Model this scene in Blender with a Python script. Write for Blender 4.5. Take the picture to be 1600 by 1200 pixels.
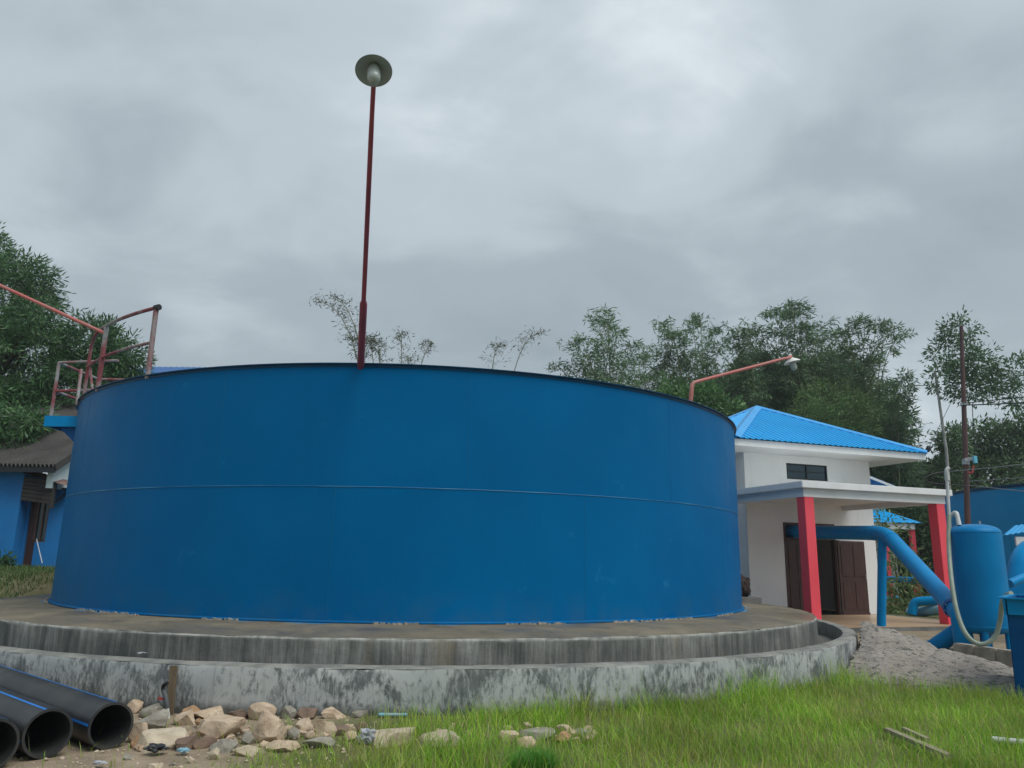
import bpy, bmesh, math, random
import numpy as np
from mathutils import Vector, Matrix, noise as mnoise
for o in list(bpy.data.objects): bpy.data.objects.remove(o)
S = bpy.context.scene
COL = S.collection
PI = math.pi
R_ = math.radians
EYE = 1.68
FPX = 1202.0
# ------------------------------------------------------------------ camera
PITCH, ROLL = 12.82, 1.03
cam = bpy.data.cameras.new('camera'); camo = bpy.data.objects.new('camera', cam); COL.objects.link(camo)
cam.sensor_width = 36; cam.sensor_fit = 'HORIZONTAL'; cam.lens = FPX/1600*36
cam.clip_start = .05; cam.clip_end = 2000
CAMROT = Matrix.Rotation(R_(90+PITCH), 4, 'X') @ Matrix.Rotation(R_(ROLL), 4, 'Z')
camo.matrix_world = Matrix.Translation((0, 0, EYE)) @ CAMROT
S.camera = camo
# ------------------------------------------------------------------ world
SUN_AZ, SUN_EL = R_(128), R_(58)          # azimuth from +Y towards +X
W = bpy.data.worlds.new('World'); S.world = W; W.use_nodes = True
nt = W.node_tree; N = nt.nodes; L = nt.links; N.clear()
def nd(nt, t, **k):
    n = nt.nodes.new(t)
    for a, b in k.items():
        if a.startswith('i_'):
            key = a[2:]
            n.inputs[int(key) if key.isdigit() else key].default_value = b
        else: setattr(n, a, b)
    return n
wo = nd(nt, 'ShaderNodeOutputWorld'); bg = nd(nt, 'ShaderNodeBackground'); bg.inputs['Strength'].default_value = .1
sky = nd(nt, 'ShaderNodeTexSky', sky_type='NISHITA'); sky.sun_disc = False
sky.sun_elevation = SUN_EL; sky.sun_rotation = SUN_AZ; sky.air_density = 1.2; sky.dust_density = 2.5
tc = nd(nt, 'ShaderNodeTexCoord'); sep = nd(nt, 'ShaderNodeSeparateXYZ'); L.new(tc.outputs['Generated'], sep.inputs[0])
mx0 = nd(nt, 'ShaderNodeMath', operation='MAXIMUM'); L.new(sep.outputs[2], mx0.inputs[0]); mx0.inputs[1].default_value = 0.0
add0 = nd(nt, 'ShaderNodeMath', operation='ADD'); L.new(mx0.outputs[0], add0.inputs[0]); add0.inputs[1].default_value = .32
dv = nd(nt, 'ShaderNodeVectorMath', operation='DIVIDE'); L.new(tc.outputs['Generated'], dv.inputs[0])
cb = nd(nt, 'ShaderNodeCombineXYZ')
for i in range(3): L.new(add0.outputs[0], cb.inputs[i])
L.new(cb.outputs[0], dv.inputs[1])
mp = nd(nt, 'ShaderNodeMapping'); L.new(dv.outputs[0], mp.inputs[0])
mp.inputs['Location'].default_value = (.25, 0.0, 0.0); mp.inputs['Scale'].default_value = (1.0, 1.25, .6)
n1 = nd(nt, 'ShaderNodeTexNoise'); n1.inputs['Scale'].default_value = 1.05; n1.inputs['Detail'].default_value = 7; n1.inputs['Roughness'].default_value = .47; n1.inputs['Distortion'].default_value = .35
L.new(mp.outputs[0], n1.inputs['Vector'])
n2 = nd(nt, 'ShaderNodeTexNoise'); n2.inputs['Scale'].default_value = 3.2; n2.inputs['Detail'].default_value = 5; n2.inputs['Roughness'].default_value = .55; n2.inputs['Distortion'].default_value = .6
L.new(mp.outputs[0], n2.inputs['Vector'])
mixn = nd(nt, 'ShaderNodeMix', data_type='FLOAT'); mixn.inputs[0].default_value = .22
L.new(n1.outputs[0], mixn.inputs[2]); L.new(n2.outputs[0], mixn.inputs[3])
rp = nd(nt, 'ShaderNodeValToRGB'); cr = rp.color_ramp
cr.interpolation = 'EASE'
cr.elements[0].position = .30; cr.elements[0].color = (.270, .325, .362, 1)
cr.elements[1].position = .72; cr.elements[1].color = (.70, .765, .815, 1)
e = cr.elements.new(.46); e.color = (.340, .400, .440, 1)
e = cr.elements.new(.57); e.color = (.455, .520, .562, 1)
L.new(mixn.outputs[0], rp.inputs[0])
sc = nd(nt, 'ShaderNodeVectorMath', operation='SCALE'); sc.inputs['Scale'].default_value = 8.8
L.new(rp.outputs[0], sc.inputs[0])
mw = nd(nt, 'ShaderNodeMix', data_type='RGBA'); mw.inputs[0].default_value = .95
L.new(sky.outputs[0], mw.inputs[6]); L.new(sc.outputs[0], mw.inputs[7])
L.new(mw.outputs[2], bg.inputs[0]); L.new(bg.outputs[0], wo.inputs[0])
# ------------------------------------------------------------------ sun
sl = bpy.data.lights.new('sun', 'SUN'); sl.energy = 1.8; sl.angle = R_(40); sl.color = (1, .97, .92)
so = bpy.data.objects.new('sun', sl); COL.objects.link(so)
sd = Vector((math.sin(SUN_AZ)*math.cos(SUN_EL), math.cos(SUN_AZ)*math.cos(SUN_EL), math.sin(SUN_EL)))
so.rotation_euler = sd.to_track_quat('Z', 'Y').to_euler(); so.location = sd*60
# ------------------------------------------------------------------ view
vs = S.view_settings; vs.view_transform = 'Standard'; vs.look = 'None'; vs.gamma = 1; vs.exposure = 0.4; vs.use_curve_mapping = False
S.render.engine = 'CYCLES'

# ================================================================== helpers
def at(px, py, Y):
    d = CAMROT.to_3x3() @ Vector(((px-800)/FPX, -(py-600)/FPX, -1))
    p = d*(Y/d.y); p.z += EYE
    return p
def atz(px, py, Z):
    d = CAMROT.to_3x3() @ Vector(((px-800)/FPX, -(py-600)/FPX, -1))
    p = d*((Z-EYE)/d.z); p.z += EYE
    return p
def tag(o, label=None, cat=None, group=None, kind=None):
    if label: o['label'] = label
    if cat: o['category'] = cat
    if group: o['group'] = group
    if kind: o['kind'] = kind
    return o
def empty(name, loc=(0, 0, 0), rz=0, label=None, cat=None, group=None):
    o = bpy.data.objects.new(name, None); COL.objects.link(o); o.location = loc; o.rotation_euler = (0, 0, rz)
    o.empty_display_size = .2
    return tag(o, label, cat, group)
def link_mesh(name, me, m, parent=None, smooth=None):
    o = bpy.data.objects.new(name, me); COL.objects.link(o)
    if m is not None and not me.materials: me.materials.append(m)
    if parent is not None: o.parent = parent
    if smooth is not None:
        me.polygons.foreach_set('use_smooth', [True]*len(me.polygons))
        if smooth < 179: me.set_sharp_from_angle(angle=R_(smooth))
    return o
class MB:
    def __init__(s): s.v = []; s.f = []; s.uv = {}
    def add(s, vs, fs):
        b = len(s.v); s.v += [tuple(p) for p in vs]; s.f += [tuple(i+b for i in f) for f in fs]; return s
    def box(s, a, b, M=None):
        x0, y0, z0 = a; x1, y1, z1 = b
        vs = [Vector(p) for p in ((x0,y0,z0),(x1,y0,z0),(x1,y1,z0),(x0,y1,z0),(x0,y0,z1),(x1,y0,z1),(x1,y1,z1),(x0,y1,z1))]
        if M is not None: vs = [M @ p for p in vs]
        return s.add(vs, [(0,3,2,1),(4,5,6,7),(0,1,5,4),(1,2,6,5),(2,3,7,6),(3,0,4,7)])
    def bar(s, a, b, w, h=None, up=(0,0,1)):
        a, b = Vector(a), Vector(b); h = h or w; d = (b-a).normalized()
        sx = d.cross(Vector(up)); sx = sx.normalized() if sx.length > 1e-4 else Vector((1,0,0)); sy = sx.cross(d)
        vs = [p+sx*i*w/2+sy*j*h/2 for p in (a, b) for i, j in ((-1,-1),(1,-1),(1,1),(-1,1))]
        return s.add(vs, [(0,3,2,1),(4,5,6,7),(0,1,5,4),(1,2,6,5),(2,3,7,6),(3,0,4,7)])
    def tube(s, pts, r, n=12, cap=True):
        pts = [Vector(p) for p in pts]; rs = r if isinstance(r, (list, tuple)) else [r]*len(pts)
        rings = []; prev = None
        for i, p in enumerate(pts):
            d = (pts[min(i+1, len(pts)-1)]-pts[max(i-1, 0)]).normalized()
            if prev is None:
                ref = Vector((0,0,1)) if abs(d.z) < .9 else Vector((1,0,0)); sx = d.cross(ref).normalized()
            else:
                sx = (prev-d*prev.dot(d)).normalized()
            prev = sx; sy = d.cross(sx)
            rings.append([p+(sx*math.cos(2*PI*k/n)+sy*math.sin(2*PI*k/n))*rs[i] for k in range(n)])
        vs = [q for rg in rings for q in rg]; fs = []
        for i in range(len(pts)-1):
            for k in range(n):
                k2 = (k+1) % n; fs.append((i*n+k, i*n+k2, (i+1)*n+k2, (i+1)*n+k))
        if cap: fs += [tuple(range(n-1,-1,-1)), tuple((len(pts)-1)*n+k for k in range(n))]
        return s.add(vs, fs)
    def lathe(s, prof, n=32, c=(0,0,0), M=None, a0=0, a1=2*PI):
        full = abs(a1-a0-2*PI) < 1e-6; m = n if full else n+1; c = Vector(c); vs = []
        for r, z in prof:
            for k in range(m):
                a = a0+(a1-a0)*k/n; p = Vector((r*math.cos(a), r*math.sin(a), z))
                vs.append((M @ p if M is not None else p)+c)
        fs = []
        for i in range(len(prof)-1):
            for k in range(n if not full else m):
                k2 = (k+1) % m
                if not full and k == m-1: continue
                fs.append((i*m+k, i*m+k2, (i+1)*m+k2, (i+1)*m+k))
        return s.add(vs, fs)
    def mesh(s, name):
        me = bpy.data.meshes.new(name); me.from_pydata(s.v, [], s.f); me.update(); return me
    def build(s, name, m, parent=None, smooth=None, bevel=0):
        me = s.mesh(name)
        if bevel:
            bm = bmesh.new(); bm.from_mesh(me)
            bmesh.ops.bevel(bm, geom=[e for e in bm.edges if e.is_manifold and e.calc_face_angle(0) > .6], offset=bevel, segments=2, affect='EDGES', clamp_overlap=True)
            bm.to_mesh(me); bm.free()
            if smooth is None: smooth = 40
        return link_mesh(name, me, m, parent, smooth)
def bezier(p0, p1, p2, p3, n=12):
    p0, p1, p2, p3 = map(Vector, (p0, p1, p2, p3)); out = []
    for i in range(n+1):
        t = i/n; out.append(p0*(1-t)**3+p1*3*t*(1-t)**2+p2*3*t*t*(1-t)+p3*t**3)
    return out
def bend(pts, rad, n=6):
    """polyline with rounded corners"""
    pts = [Vector(p) for p in pts]; out = [pts[0]]
    for i in range(1, len(pts)-1):
        a, b, c = pts[i-1], pts[i], pts[i+1]
        d1 = (a-b); d2 = (c-b); r = min(rad, d1.length*.45, d2.length*.45)
        q0 = b+d1.normalized()*r; q1 = b+d2.normalized()*r
        for k in range(n+1):
            t = k/n; out.append(q0*(1-t)**2+b*2*t*(1-t)+q1*t*t)
    out.append(pts[-1]); return out
def sstep(a, b, x):
    t = max(0, min(1, (x-a)/(b-a))); return t*t*(3-2*t)

# ------------------------------------------------------------------ materials
MATS = {}
def new_mat(name):
    m = bpy.data.materials.new(name); m.use_nodes = True; nt = m.node_tree
    b = nt.nodes['Principled BSDF']; MATS[name] = m; return m, nt, b
def ramp(nt, src, stops, interp='LINEAR'):
    r = nt.nodes.new('ShaderNodeValToRGB'); cr = r.color_ramp; cr.interpolation = interp
    while len(cr.elements) < len(stops): cr.elements.new(.5)
    for e, (p, c) in zip(cr.elements, stops):
        e.position = p; e.color = (c, c, c, 1) if isinstance(c, (int, float)) else (*c, 1)
    nt.links.new(src, r.inputs[0]); return r.outputs[0]
def noise(nt, vec, scale, detail=4, rough=.55, dist=0, vscale=None, loc=None):
    n = nt.nodes.new('ShaderNodeTexNoise'); n.inputs['Scale'].default_value = scale; n.inputs['Detail'].default_value = detail
    n.inputs['Roughness'].default_value = rough; n.inputs['Distortion'].default_value = dist
    if vscale or loc:
        mp = nt.nodes.new('ShaderNodeMapping')
        if vscale: mp.inputs['Scale'].default_value = vscale
        if loc: mp.inputs['Location'].default_value = loc
        nt.links.new(vec, mp.inputs[0]); vec = mp.outputs[0]
    nt.links.new(vec, n.inputs['Vector']); return n.outputs[0]
def mixc(nt, fac, a, b, blend='MIX'):
    m = nt.nodes.new('ShaderNodeMix'); m.data_type = 'RGBA'; m.blend_type = blend
    for sock, val in ((m.inputs[0], fac), (m.inputs[6], a), (m.inputs[7], b)):
        if isinstance(val, bpy.types.NodeSocket): nt.links.new(val, sock)
        elif isinstance(val, (int, float)): sock.default_value = val
        else: sock.default_value = (*val, 1)
    return m.outputs[2]
def mth(nt, op, a, b=None):
    m = nt.nodes.new('ShaderNodeMath'); m.operation = op
    for sock, val in ((m.inputs[0], a), (m.inputs[1], b)):
        if val is None: continue
        if isinstance(val, bpy.types.NodeSocket): nt.links.new(val, sock)
        else: sock.default_value = val
    return m.outputs[0]
def bump(nt, b, h, strength=.3, dist=.02):
    n = nt.nodes.new('ShaderNodeBump'); n.inputs['Strength'].default_value = strength; n.inputs['Distance'].default_value = dist
    nt.links.new(h, n.inputs['Height']); nt.links.new(n.outputs[0], b.inputs['Normal'])
def coord(nt, k='Object'):
    return nt.nodes.new('ShaderNodeTexCoord').outputs[k]
def geo(nt, k='Position'):
    return nt.nodes.new('ShaderNodeNewGeometry').outputs[k]
def simple(name, c1, c2=None, scale=4, rough=.6, metal=0, bumps=None, vscale=None, lo=.35, hi=.65, detail=5, spec=None, tint=None):
    m, nt, b = new_mat(name); b.inputs['Roughness'].default_value = rough; b.inputs['Metallic'].default_value = metal
    if tint: b.inputs['Specular Tint'].default_value = (*tint, 1)
    if spec is not None: b.inputs['Specular IOR Level'].default_value = spec
    pos = geo(nt)
    if c2 is None: c2 = tuple(x*.8 for x in c1)
    f = noise(nt, pos, scale, detail, .6, 0, vscale)
    f2 = ramp(nt, f, [(lo, 0.), (hi, 1.)])
    nt.links.new(mixc(nt, f2, c1, c2), b.inputs['Base Color'])
    if bumps: bump(nt, b, noise(nt, pos, bumps[0], 5, .6, 0, vscale), bumps[1], bumps[2] if len(bumps) > 2 else .02)
    return m
def leafmat(name, cols, rough=.5, trans=.25, nscale=.5, dry=None):
    m, nt, b = new_mat(name); b.inputs['Roughness'].default_value = rough
    rnd = geo(nt, 'Random Per Island')
    k = len(cols); c = ramp(nt, rnd, [(i/(k-1), cols[i]) for i in range(k)])
    f = ramp(nt, noise(nt, geo(nt), nscale, 3), [(.35, .72), (.65, 1.25)])
    col = mixc(nt, 1.0, c, f, 'MULTIPLY')
    if dry: col = mixc(nt, mth(nt, 'MULTIPLY', ramp(nt, noise(nt, geo(nt), .9, 5, .65, .3, None, (4, 9, 0)), [(.45, 0.), (.62, .85)]), ramp(nt, noise(nt, geo(nt), 9, 4, .6), [(.4, .3), (.6, 1.)])), col, dry)
    nt.links.new(col, b.inputs['Base Color'])
    b.inputs['Specular IOR Level'].default_value = .3
    tr = nt.nodes.new('ShaderNodeBsdfTranslucent'); nt.links.new(col, tr.inputs[0])
    ms = nt.nodes.new('ShaderNodeMixShader'); ms.inputs[0].default_value = trans
    out = nt.nodes['Material Output']
    nt.links.new(b.outputs[0], ms.inputs[1]); nt.links.new(tr.outputs[0], ms.inputs[2]); nt.links.new(ms.outputs[0], out.inputs[0])
    return m

def mk_tank_paint():
    m, nt, b = new_mat('tank_blue_paint')
    pos = geo(nt)
    big = noise(nt, pos, .45, 4, .55)
    c = mixc(nt, ramp(nt, big, [(.35, 0.), (.65, 1.)]), (.0, .108, .29), (.0, .126, .33))
    # faint chalky runs and scuffs
    run = noise(nt, pos, 1.0, 6, .65, .2, (3.0, 3.0, .22))
    c = mixc(nt, ramp(nt, run, [(.56, 0.), (.78, .22)]), c, (.006, .16, .31))
    sc = noise(nt, pos, 2.6, 7, .7, .4)
    c = mixc(nt, ramp(nt, sc, [(.64, 0.), (.73, .4)]), c, (.03, .25, .45))
    # dust near the foot
    sp = nt.nodes.new('ShaderNodeSeparateXYZ'); nt.links.new(pos, sp.inputs[0])
    foot = ramp(nt, sp.outputs[2], [(.0, 1.), (1.0, 0.)])
    mr = nt.nodes.new('ShaderNodeMapRange'); mr.inputs[1].default_value = .8; mr.inputs[2].default_value = 1.3; mr.inputs[3].default_value = 1; mr.inputs[4].default_value = 0
    nt.links.new(sp.outputs[2], mr.inputs[0])
    dirt = mth(nt, 'MULTIPLY', mr.outputs[0], ramp(nt, noise(nt, pos, 3.0, 6, .7), [(.45, 0.), (.8, .6)]))
    c = mixc(nt, dirt, c, (.05, .12, .16))
    nt.links.new(c, b.inputs['Base Color'])
    nt.links.new(ramp(nt, noise(nt, pos, 1.2, 5, .6), [(.3, .34), (.7, .5)]), b.inputs['Roughness'])
    b.inputs['Specular IOR Level'].default_value = .36; b.inputs['Specular Tint'].default_value = (.22, .6, 1, 1); b.inputs['IOR'].default_value = 1.18
    bump(nt, b, noise(nt, pos, .9, 3, .5, 0, (1, 1, 1.2)), .28, .05)
    return m
mk_tank_paint()
simple('weld_bead', (.004, .125, .26), (.0, .09, .21), 2.2, .5, vscale=(1, 1, 1), tint=(.25, .6, 1))
simple('weld_bead_worn', (.035, .20, .35), (.0, .115, .28), 1.1, .5, lo=.42, hi=.6)
simple('rim_dark_blue', (.002, .035, .09), (.003, .05, .12), 2, .45, tint=(.25, .6, 1))
simple('tank_roof_paint', (.01, .10, .26), (.03, .12, .22), 1.5, .6)
simple('bright_blue_paint', (.0, .20, .47), (.0, .235, .53), 2.2, .40, bumps=(14, .06, .01), spec=.3, tint=(.25, .6, 1))
simple('deep_blue_paint', (.0, .065, .24), (.002, .09, .30), 3, .4, tint=(.25, .6, 1))
simple('vessel_paint', (.0, .16, .39), (.0, .195, .45), 1.6, .42, bumps=(5, .05, .02), spec=.3, tint=(.25, .6, 1))
simple('old_blue_paint', (.0, .20, .46), (.002, .23, .50), .8, .5, tint=(.25, .6, 1))
simple('house_blue', (.005, .18, .48), (.008, .15, .42), 1.2, .8, bumps=(18, .1, .01))
simple('white_render', (.86, .86, .855), (.82, .825, .82), 1.1, .85, bumps=(30, .08, .005))
def stain_white():
    nt = M0.node_tree; b = nt.nodes['Principled BSDF']; src = b.inputs['Base Color'].links[0].from_socket; pos = geo(nt)
    st = ramp(nt, noise(nt, pos, 1.0, 7, .7, .2, (2.6, 2.6, .22), (3, 1, 0)), [(.56, 0.), (.76, .25)])
    c = mixc(nt, st, src, (.44, .43, .38))
    c = mixc(nt, ramp(nt, noise(nt, pos, 3.0, 8, .75, .4), [(.60, 0.), (.72, .3)]), c, (.52, .50, .45))
    nt.links.new(c, b.inputs['Base Color'])
M0 = MATS['white_render']; stain_white()
simple('white_trim', (.80, .81, .80), (.72, .73, .73), 1.4, .7)
M0 = MATS['white_trim']; stain_white()
simple('pale_wall', (.55, .58, .52), (.42, .46, .40), 1.2, .9)
simple('pale_cyan_wall', (.55, .66, .66), (.45, .57, .58), 1.5, .9)
simple('cyan_wall', (.16, .52, .68), (.12, .44, .6), 1.2, .85)
simple('red_column', (.88, .085, .12), (.83, .07, .10), 2.2, .6)
simple('roof_blue', (.010, .32, .70), (.012, .36, .76), .9, .38, metal=.0, tint=(.25, .6, 1))
simple('roof_cap_blue', (.05, .36, .76), (.04, .31, .70), 1.2, .38, tint=(.25, .6, 1))
simple('brown_door', (.075, .032, .026), (.045, .02, .017), 5, .45, vscale=(6, 6, .5))
simple('dark_glass', (.006, .035, .05), (.010, .045, .06), 1, .08, spec=.6)
simple('dark_frame', (.008, .016, .024), None, 3, .4)
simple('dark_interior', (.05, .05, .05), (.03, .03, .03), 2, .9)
simple('tan_tile', (.55, .38, .24), (.48, .33, .21), 3, .35)
simple('grout', (.20, .16, .12), None, 4, .9)
simple('concrete_grey', (.22, .215, .20), (.13, .13, .12), 2.5, .9, bumps=(20, .25, .01))
simple('asbestos_roof', (.062, .060, .056), (.034, .033, .031), 1.3, .9)
simple('weathered_wood', (.16, .12, .07), (.10, .075, .045), 3, .85, vscale=(8, 8, 1.2), bumps=(25, .3, .01))
simple('dark_slat', (.05, .045, .04), (.03, .028, .026), 4, .85)
simple('grey_wood', (.32, .29, .20), (.20, .18, .12), 3, .9, vscale=(2, 2, 8), bumps=(25, .3, .01))
simple('hdpe_black', (.020, .022, .025), (.065, .063, .058), 2.2, .44, lo=.45, hi=.8, bumps=(30, .04, .004))
simple('hdpe_blue_stripe', (.02, .20, .62), None, 3, .4)
simple('hdpe_inside', (.022, .026, .026), (.04, .044, .042), 2, .5)
simple('pvc_white', (.62, .64, .63), (.45, .47, .46), 4, .45)
simple('pvc_grey', (.10, .115, .125), (.05, .055, .06), 9, .5)
simple('black_rubber', (.008, .008, .009), None, 4, .5)
simple('hose_green', (.30, .36, .29), (.22, .28, .22), 5, .45)
simple('red_plastic', (.42, .05, .05), None, 4, .5)
simple('galvanised', (.42, .44, .45), (.30, .32, .33), 6, .45, metal=.4)
simple('lamp_shade_grey', (.34, .40, .42), (.28, .33, .35), 5, .55)
simple('lamp_shade_white', (.80, .81, .78), (.70, .71, .69), 5, .5)
simple('cable_black', (.01, .011, .013), None, 4, .6)
simple('wire_grey', (.22, .24, .25), None, 4, .6)
simple('pole_rust', (.105, .048, .045), (.06, .035, .035), 2.2, .8, vscale=(3, 3, .5), bumps=(20, .2, .01))
simple('bark', (.115, .095, .07), (.06, .05, .04), 4, .95, vscale=(3, 3, .6), bumps=(16, .5, .03))
simple('bark_pale', (.40, .38, .32), (.22, .21, .18), 2.5, .9, vscale=(2, 2, .8), bumps=(16, .3, .02))
simple('bamboo_stem', (.14, .16, .07), (.20, .19, .10), 1.5, .6)
simple('hillside', (.17, .14, .075), (.09, .11, .05), .12, .95, bumps=(.6, .4, .5))
simple('plastic_bag', (.45, .47, .50), (.25, .26, .29), 14, .45, bumps=(40, .4, .01))
simple('black_plastic', (.008, .009, .011), (.05, .055, .06), 25, .35, bumps=(40, .5, .01))
simple('light_blue_paint', (.12, .42, .60), (.25, .36, .40), 6, .7)
simple('soil_tan', (.36, .27, .19), (.26, .20, .14), 2.5, .95, bumps=(16, .4, .02))
simple('brown_lump', (.05, .025, .02), (.025, .016, .014), 8, .8, bumps=(18, .5, .03))
simple('straw_bristle', (.30, .05, .05), None, 9, .8)
simple('curb_concrete', (.40, .36, .30), (.22, .20, .17), 3.5, .9, bumps=(18, .4, .02))
def mk_worn_red():
    for nm, lo in (('worn_red_white', .52), ('worn_red', .62)):
        m, nt, b = new_mat(nm); pos = geo(nt); b.inputs['Roughness'].default_value = .6
        f = ramp(nt, noise(nt, pos, 1.9, 6, .62, .3, (1, 1, .7)), [(lo-.07, 0.), (lo+.07, 1.)])
        c = mixc(nt, f, (.21, .038, .045), (.26, .265, .26) if nm == 'worn_red_white' else (.24, .12, .13))
        f2 = ramp(nt, noise(nt, pos, 12, 4, .6), [(.55, 0.), (.7, .6)])
        c = mixc(nt, f2, c, (.10, .075, .075)); nt.links.new(c, b.inputs['Base Color'])
mk_worn_red()
simple('arm_red', (.48, .11, .10), (.40, .17, .15), 3, .55)
simple('pole_dark_red', (.34, .06, .09), (.20, .045, .075), 1.2, .55)
def mk_rock():
    for nm, a, b_, d in (('rock_tan', (.56, .45, .33), (.43, .315, .215), (.15, .12, .085)), ('rock_orange', (.44, .28, .15), (.30, .18, .10), (.13, .09, .06)),
                         ('rock_grey', (.33, .31, .26), (.22, .20, .165), (.10, .095, .08)), ('rock_brown', (.23, .165, .12), (.15, .10, .075), (.08, .06, .045)), ('rock_pale', (.56, .48, .36), (.42, .35, .25), (.22, .19, .14))):
        m, nt, b = new_mat(nm); b.inputs['Roughness'].default_value = .92; pos = geo(nt)
        c = mixc(nt, ramp(nt, noise(nt, pos, 6, 6, .65, .4), [(.38, 0.), (.62, 1.)]), a, b_)
        c = mixc(nt, ramp(nt, noise(nt, pos, 14, 6, .7, .2, None, (3, 1, 2)), [(.55, 0.), (.72, .85)]), c, d)
        nt.links.new(c, b.inputs['Base Color']); bump(nt, b, noise(nt, pos, 26, 7, .7), .6, .02)
mk_rock()
def mk_walls():
    # outer ring: whitewash flaking off dark cement; UV = (arc length, height)
    m, nt, b = new_mat('ring_wall_whitewash'); b.inputs['Roughness'].default_value = .92; uv = coord(nt, 'UV')
    light = mixc(nt, ramp(nt, noise(nt, uv, 1.6, 5, .6), [(.35, 0.), (.65, 1.)]), (.43, .45, .44), (.33, .355, .355))
    dark = mixc(nt, ramp(nt, noise(nt, uv, 5, 5, .6), [(.35, 0.), (.65, 1.)]), (.08, .095, .095), (.15, .165, .165))
    patch = noise(nt, uv, 1.5, 9, .72, .5, (1.3, .9, 1))
    fine = noise(nt, uv, 9, 6, .7, .3, (2.6, .8, 1), (4, 2, 0))
    f = mth(nt, 'ADD', mth(nt, 'MULTIPLY', patch, .62), mth(nt, 'MULTIPLY', fine, .38))
    c = mixc(nt, ramp(nt, f, [(.445, 0.), (.53, 1.)]), dark, light)
    run = noise(nt, uv, 3.0, 5, .6, .1, (3.0, .16, 1))
    c = mixc(nt, ramp(nt, run, [(.58, 0.), (.72, .65)]), c, (.075, .085, .085))
    run2 = noise(nt, uv, 4.0, 5, .6, .1, (5.0, .2, 1), (7, 3, 0))
    c = mixc(nt, ramp(nt, run2, [(.63, 0.), (.72, .6)]), c, (.42, .45, .45))
    # damp splash band where the wall meets the soil
    sp = nt.nodes.new('ShaderNodeSeparateXYZ'); nt.links.new(uv, sp.inputs[0])
    h = mth(nt, 'ADD', sp.outputs[1], mth(nt, 'MULTIPLY', noise(nt, uv, 2.2, 6, .7), .30))
    c = mixc(nt, ramp(nt, h, [(.17, .85), (.27, 0.)]), c, (.065, .068, .06))
    nt.links.new(c, b.inputs['Base Color']); bump(nt, b, f, .35, .02)
    # platform edge: dark cement with vertical runs
    m, nt, b = new_mat('platform_wall_streaked'); b.inputs['Roughness'].default_value = .9; uv = coord(nt, 'UV')
    s1 = noise(nt, uv, 2.2, 9, .80, .2, (3.6, .22, 1)); s2 = noise(nt, uv, .9, 6, .6, .3)
    f = mth(nt, 'ADD', mth(nt, 'MULTIPLY', s1, .62), mth(nt, 'MULTIPLY', s2, .38))
    rmp = ramp(nt, f, [(.38, (.050, .058, .056)), (.47, (.10, .108, .102)), (.53, (.17, .175, .16)), (.62, (.28, .295, .285))])
    br = ramp(nt, noise(nt, uv, 1.3, 4, .6, 0, (1.5, .3, 1), (9, 0, 0)), [(.60, 0.), (.70, .5)])
    c = mixc(nt, br, rmp, (.20, .165, .105))
    sp = nt.nodes.new('ShaderNodeSeparateXYZ'); nt.links.new(uv, sp.inputs[0])
    topw = mth(nt, 'MULTIPLY', ramp(nt, sp.outputs[1], [(.69, 0.), (.735, 1.)]), ramp(nt, noise(nt, uv, 5, 5, .7), [(.4, .2), (.6, .9)]))
    c = mixc(nt, topw, c, (.42, .43, .40))
    nt.links.new(c, b.inputs['Base Color']); bump(nt, b, noise(nt, uv, 14, 6, .7), .35, .02)
    # platform top
    m, nt, b = new_mat('platform_top_cement'); pos = geo(nt)
    f = noise(nt, pos, .8, 7, .65, .4)
    c = mixc(nt, ramp(nt, f, [(.34, 0.), (.62, 1.)]), (.10, .09, .065), (.215, .18, .12))
    c = mixc(nt, ramp(nt, noise(nt, pos, 2.4, 7, .7, .5, None, (5, 2, 1)), [(.55, 0.), (.68, .7)]), c, (.075, .078, .068))
    c = mixc(nt, ramp(nt, noise(nt, pos, 6, 6, .7, .5, None, (1, 8, 1)), [(.66, 0.), (.74, .6)]), c, (.38, .36, .30))
    # blue paint slopped round the foot of the tank
    vd = nt.nodes.new('ShaderNodeVectorMath'); vd.operation = 'DISTANCE'; vd.inputs[1].default_value = (TCX, TCY, .79); nt.links.new(pos, vd.inputs[0])
    ed = mth(nt, 'ADD', vd.outputs['Value'], mth(nt, 'MULTIPLY', noise(nt, pos, .9, 4, .6, .3, None, (2, 5, 0)), 1.15))
    blue = ramp(nt, mth(nt, 'SUBTRACT', ed, 7.0), [(.60, .9), (.68, 0.)])
    c = mixc(nt, blue, c, (.03, .21, .42))
    nt.links.new(c, b.inputs['Base Color'])
    nt.links.new(ramp(nt, noise(nt, pos, .7, 4, .6, .2, None, (3, 3, 0)), [(.42, .35), (.58, .85)]), b.inputs['Roughness'])
    bump(nt, b, noise(nt, pos, 9, 6, .7), .25, .02)
    simple('ring_top_cement', (.27, .27, .245), (.13, .135, .125), 3.2, .9, bumps=(22, .4, .02))
    simple('channel_cement', (.14, .145, .135), (.07, .075, .07), 2.2, .9, bumps=(15, .4, .02))
TCX, TCY, TR = -2.10, 17.85, 7.04
mk_walls()
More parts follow.
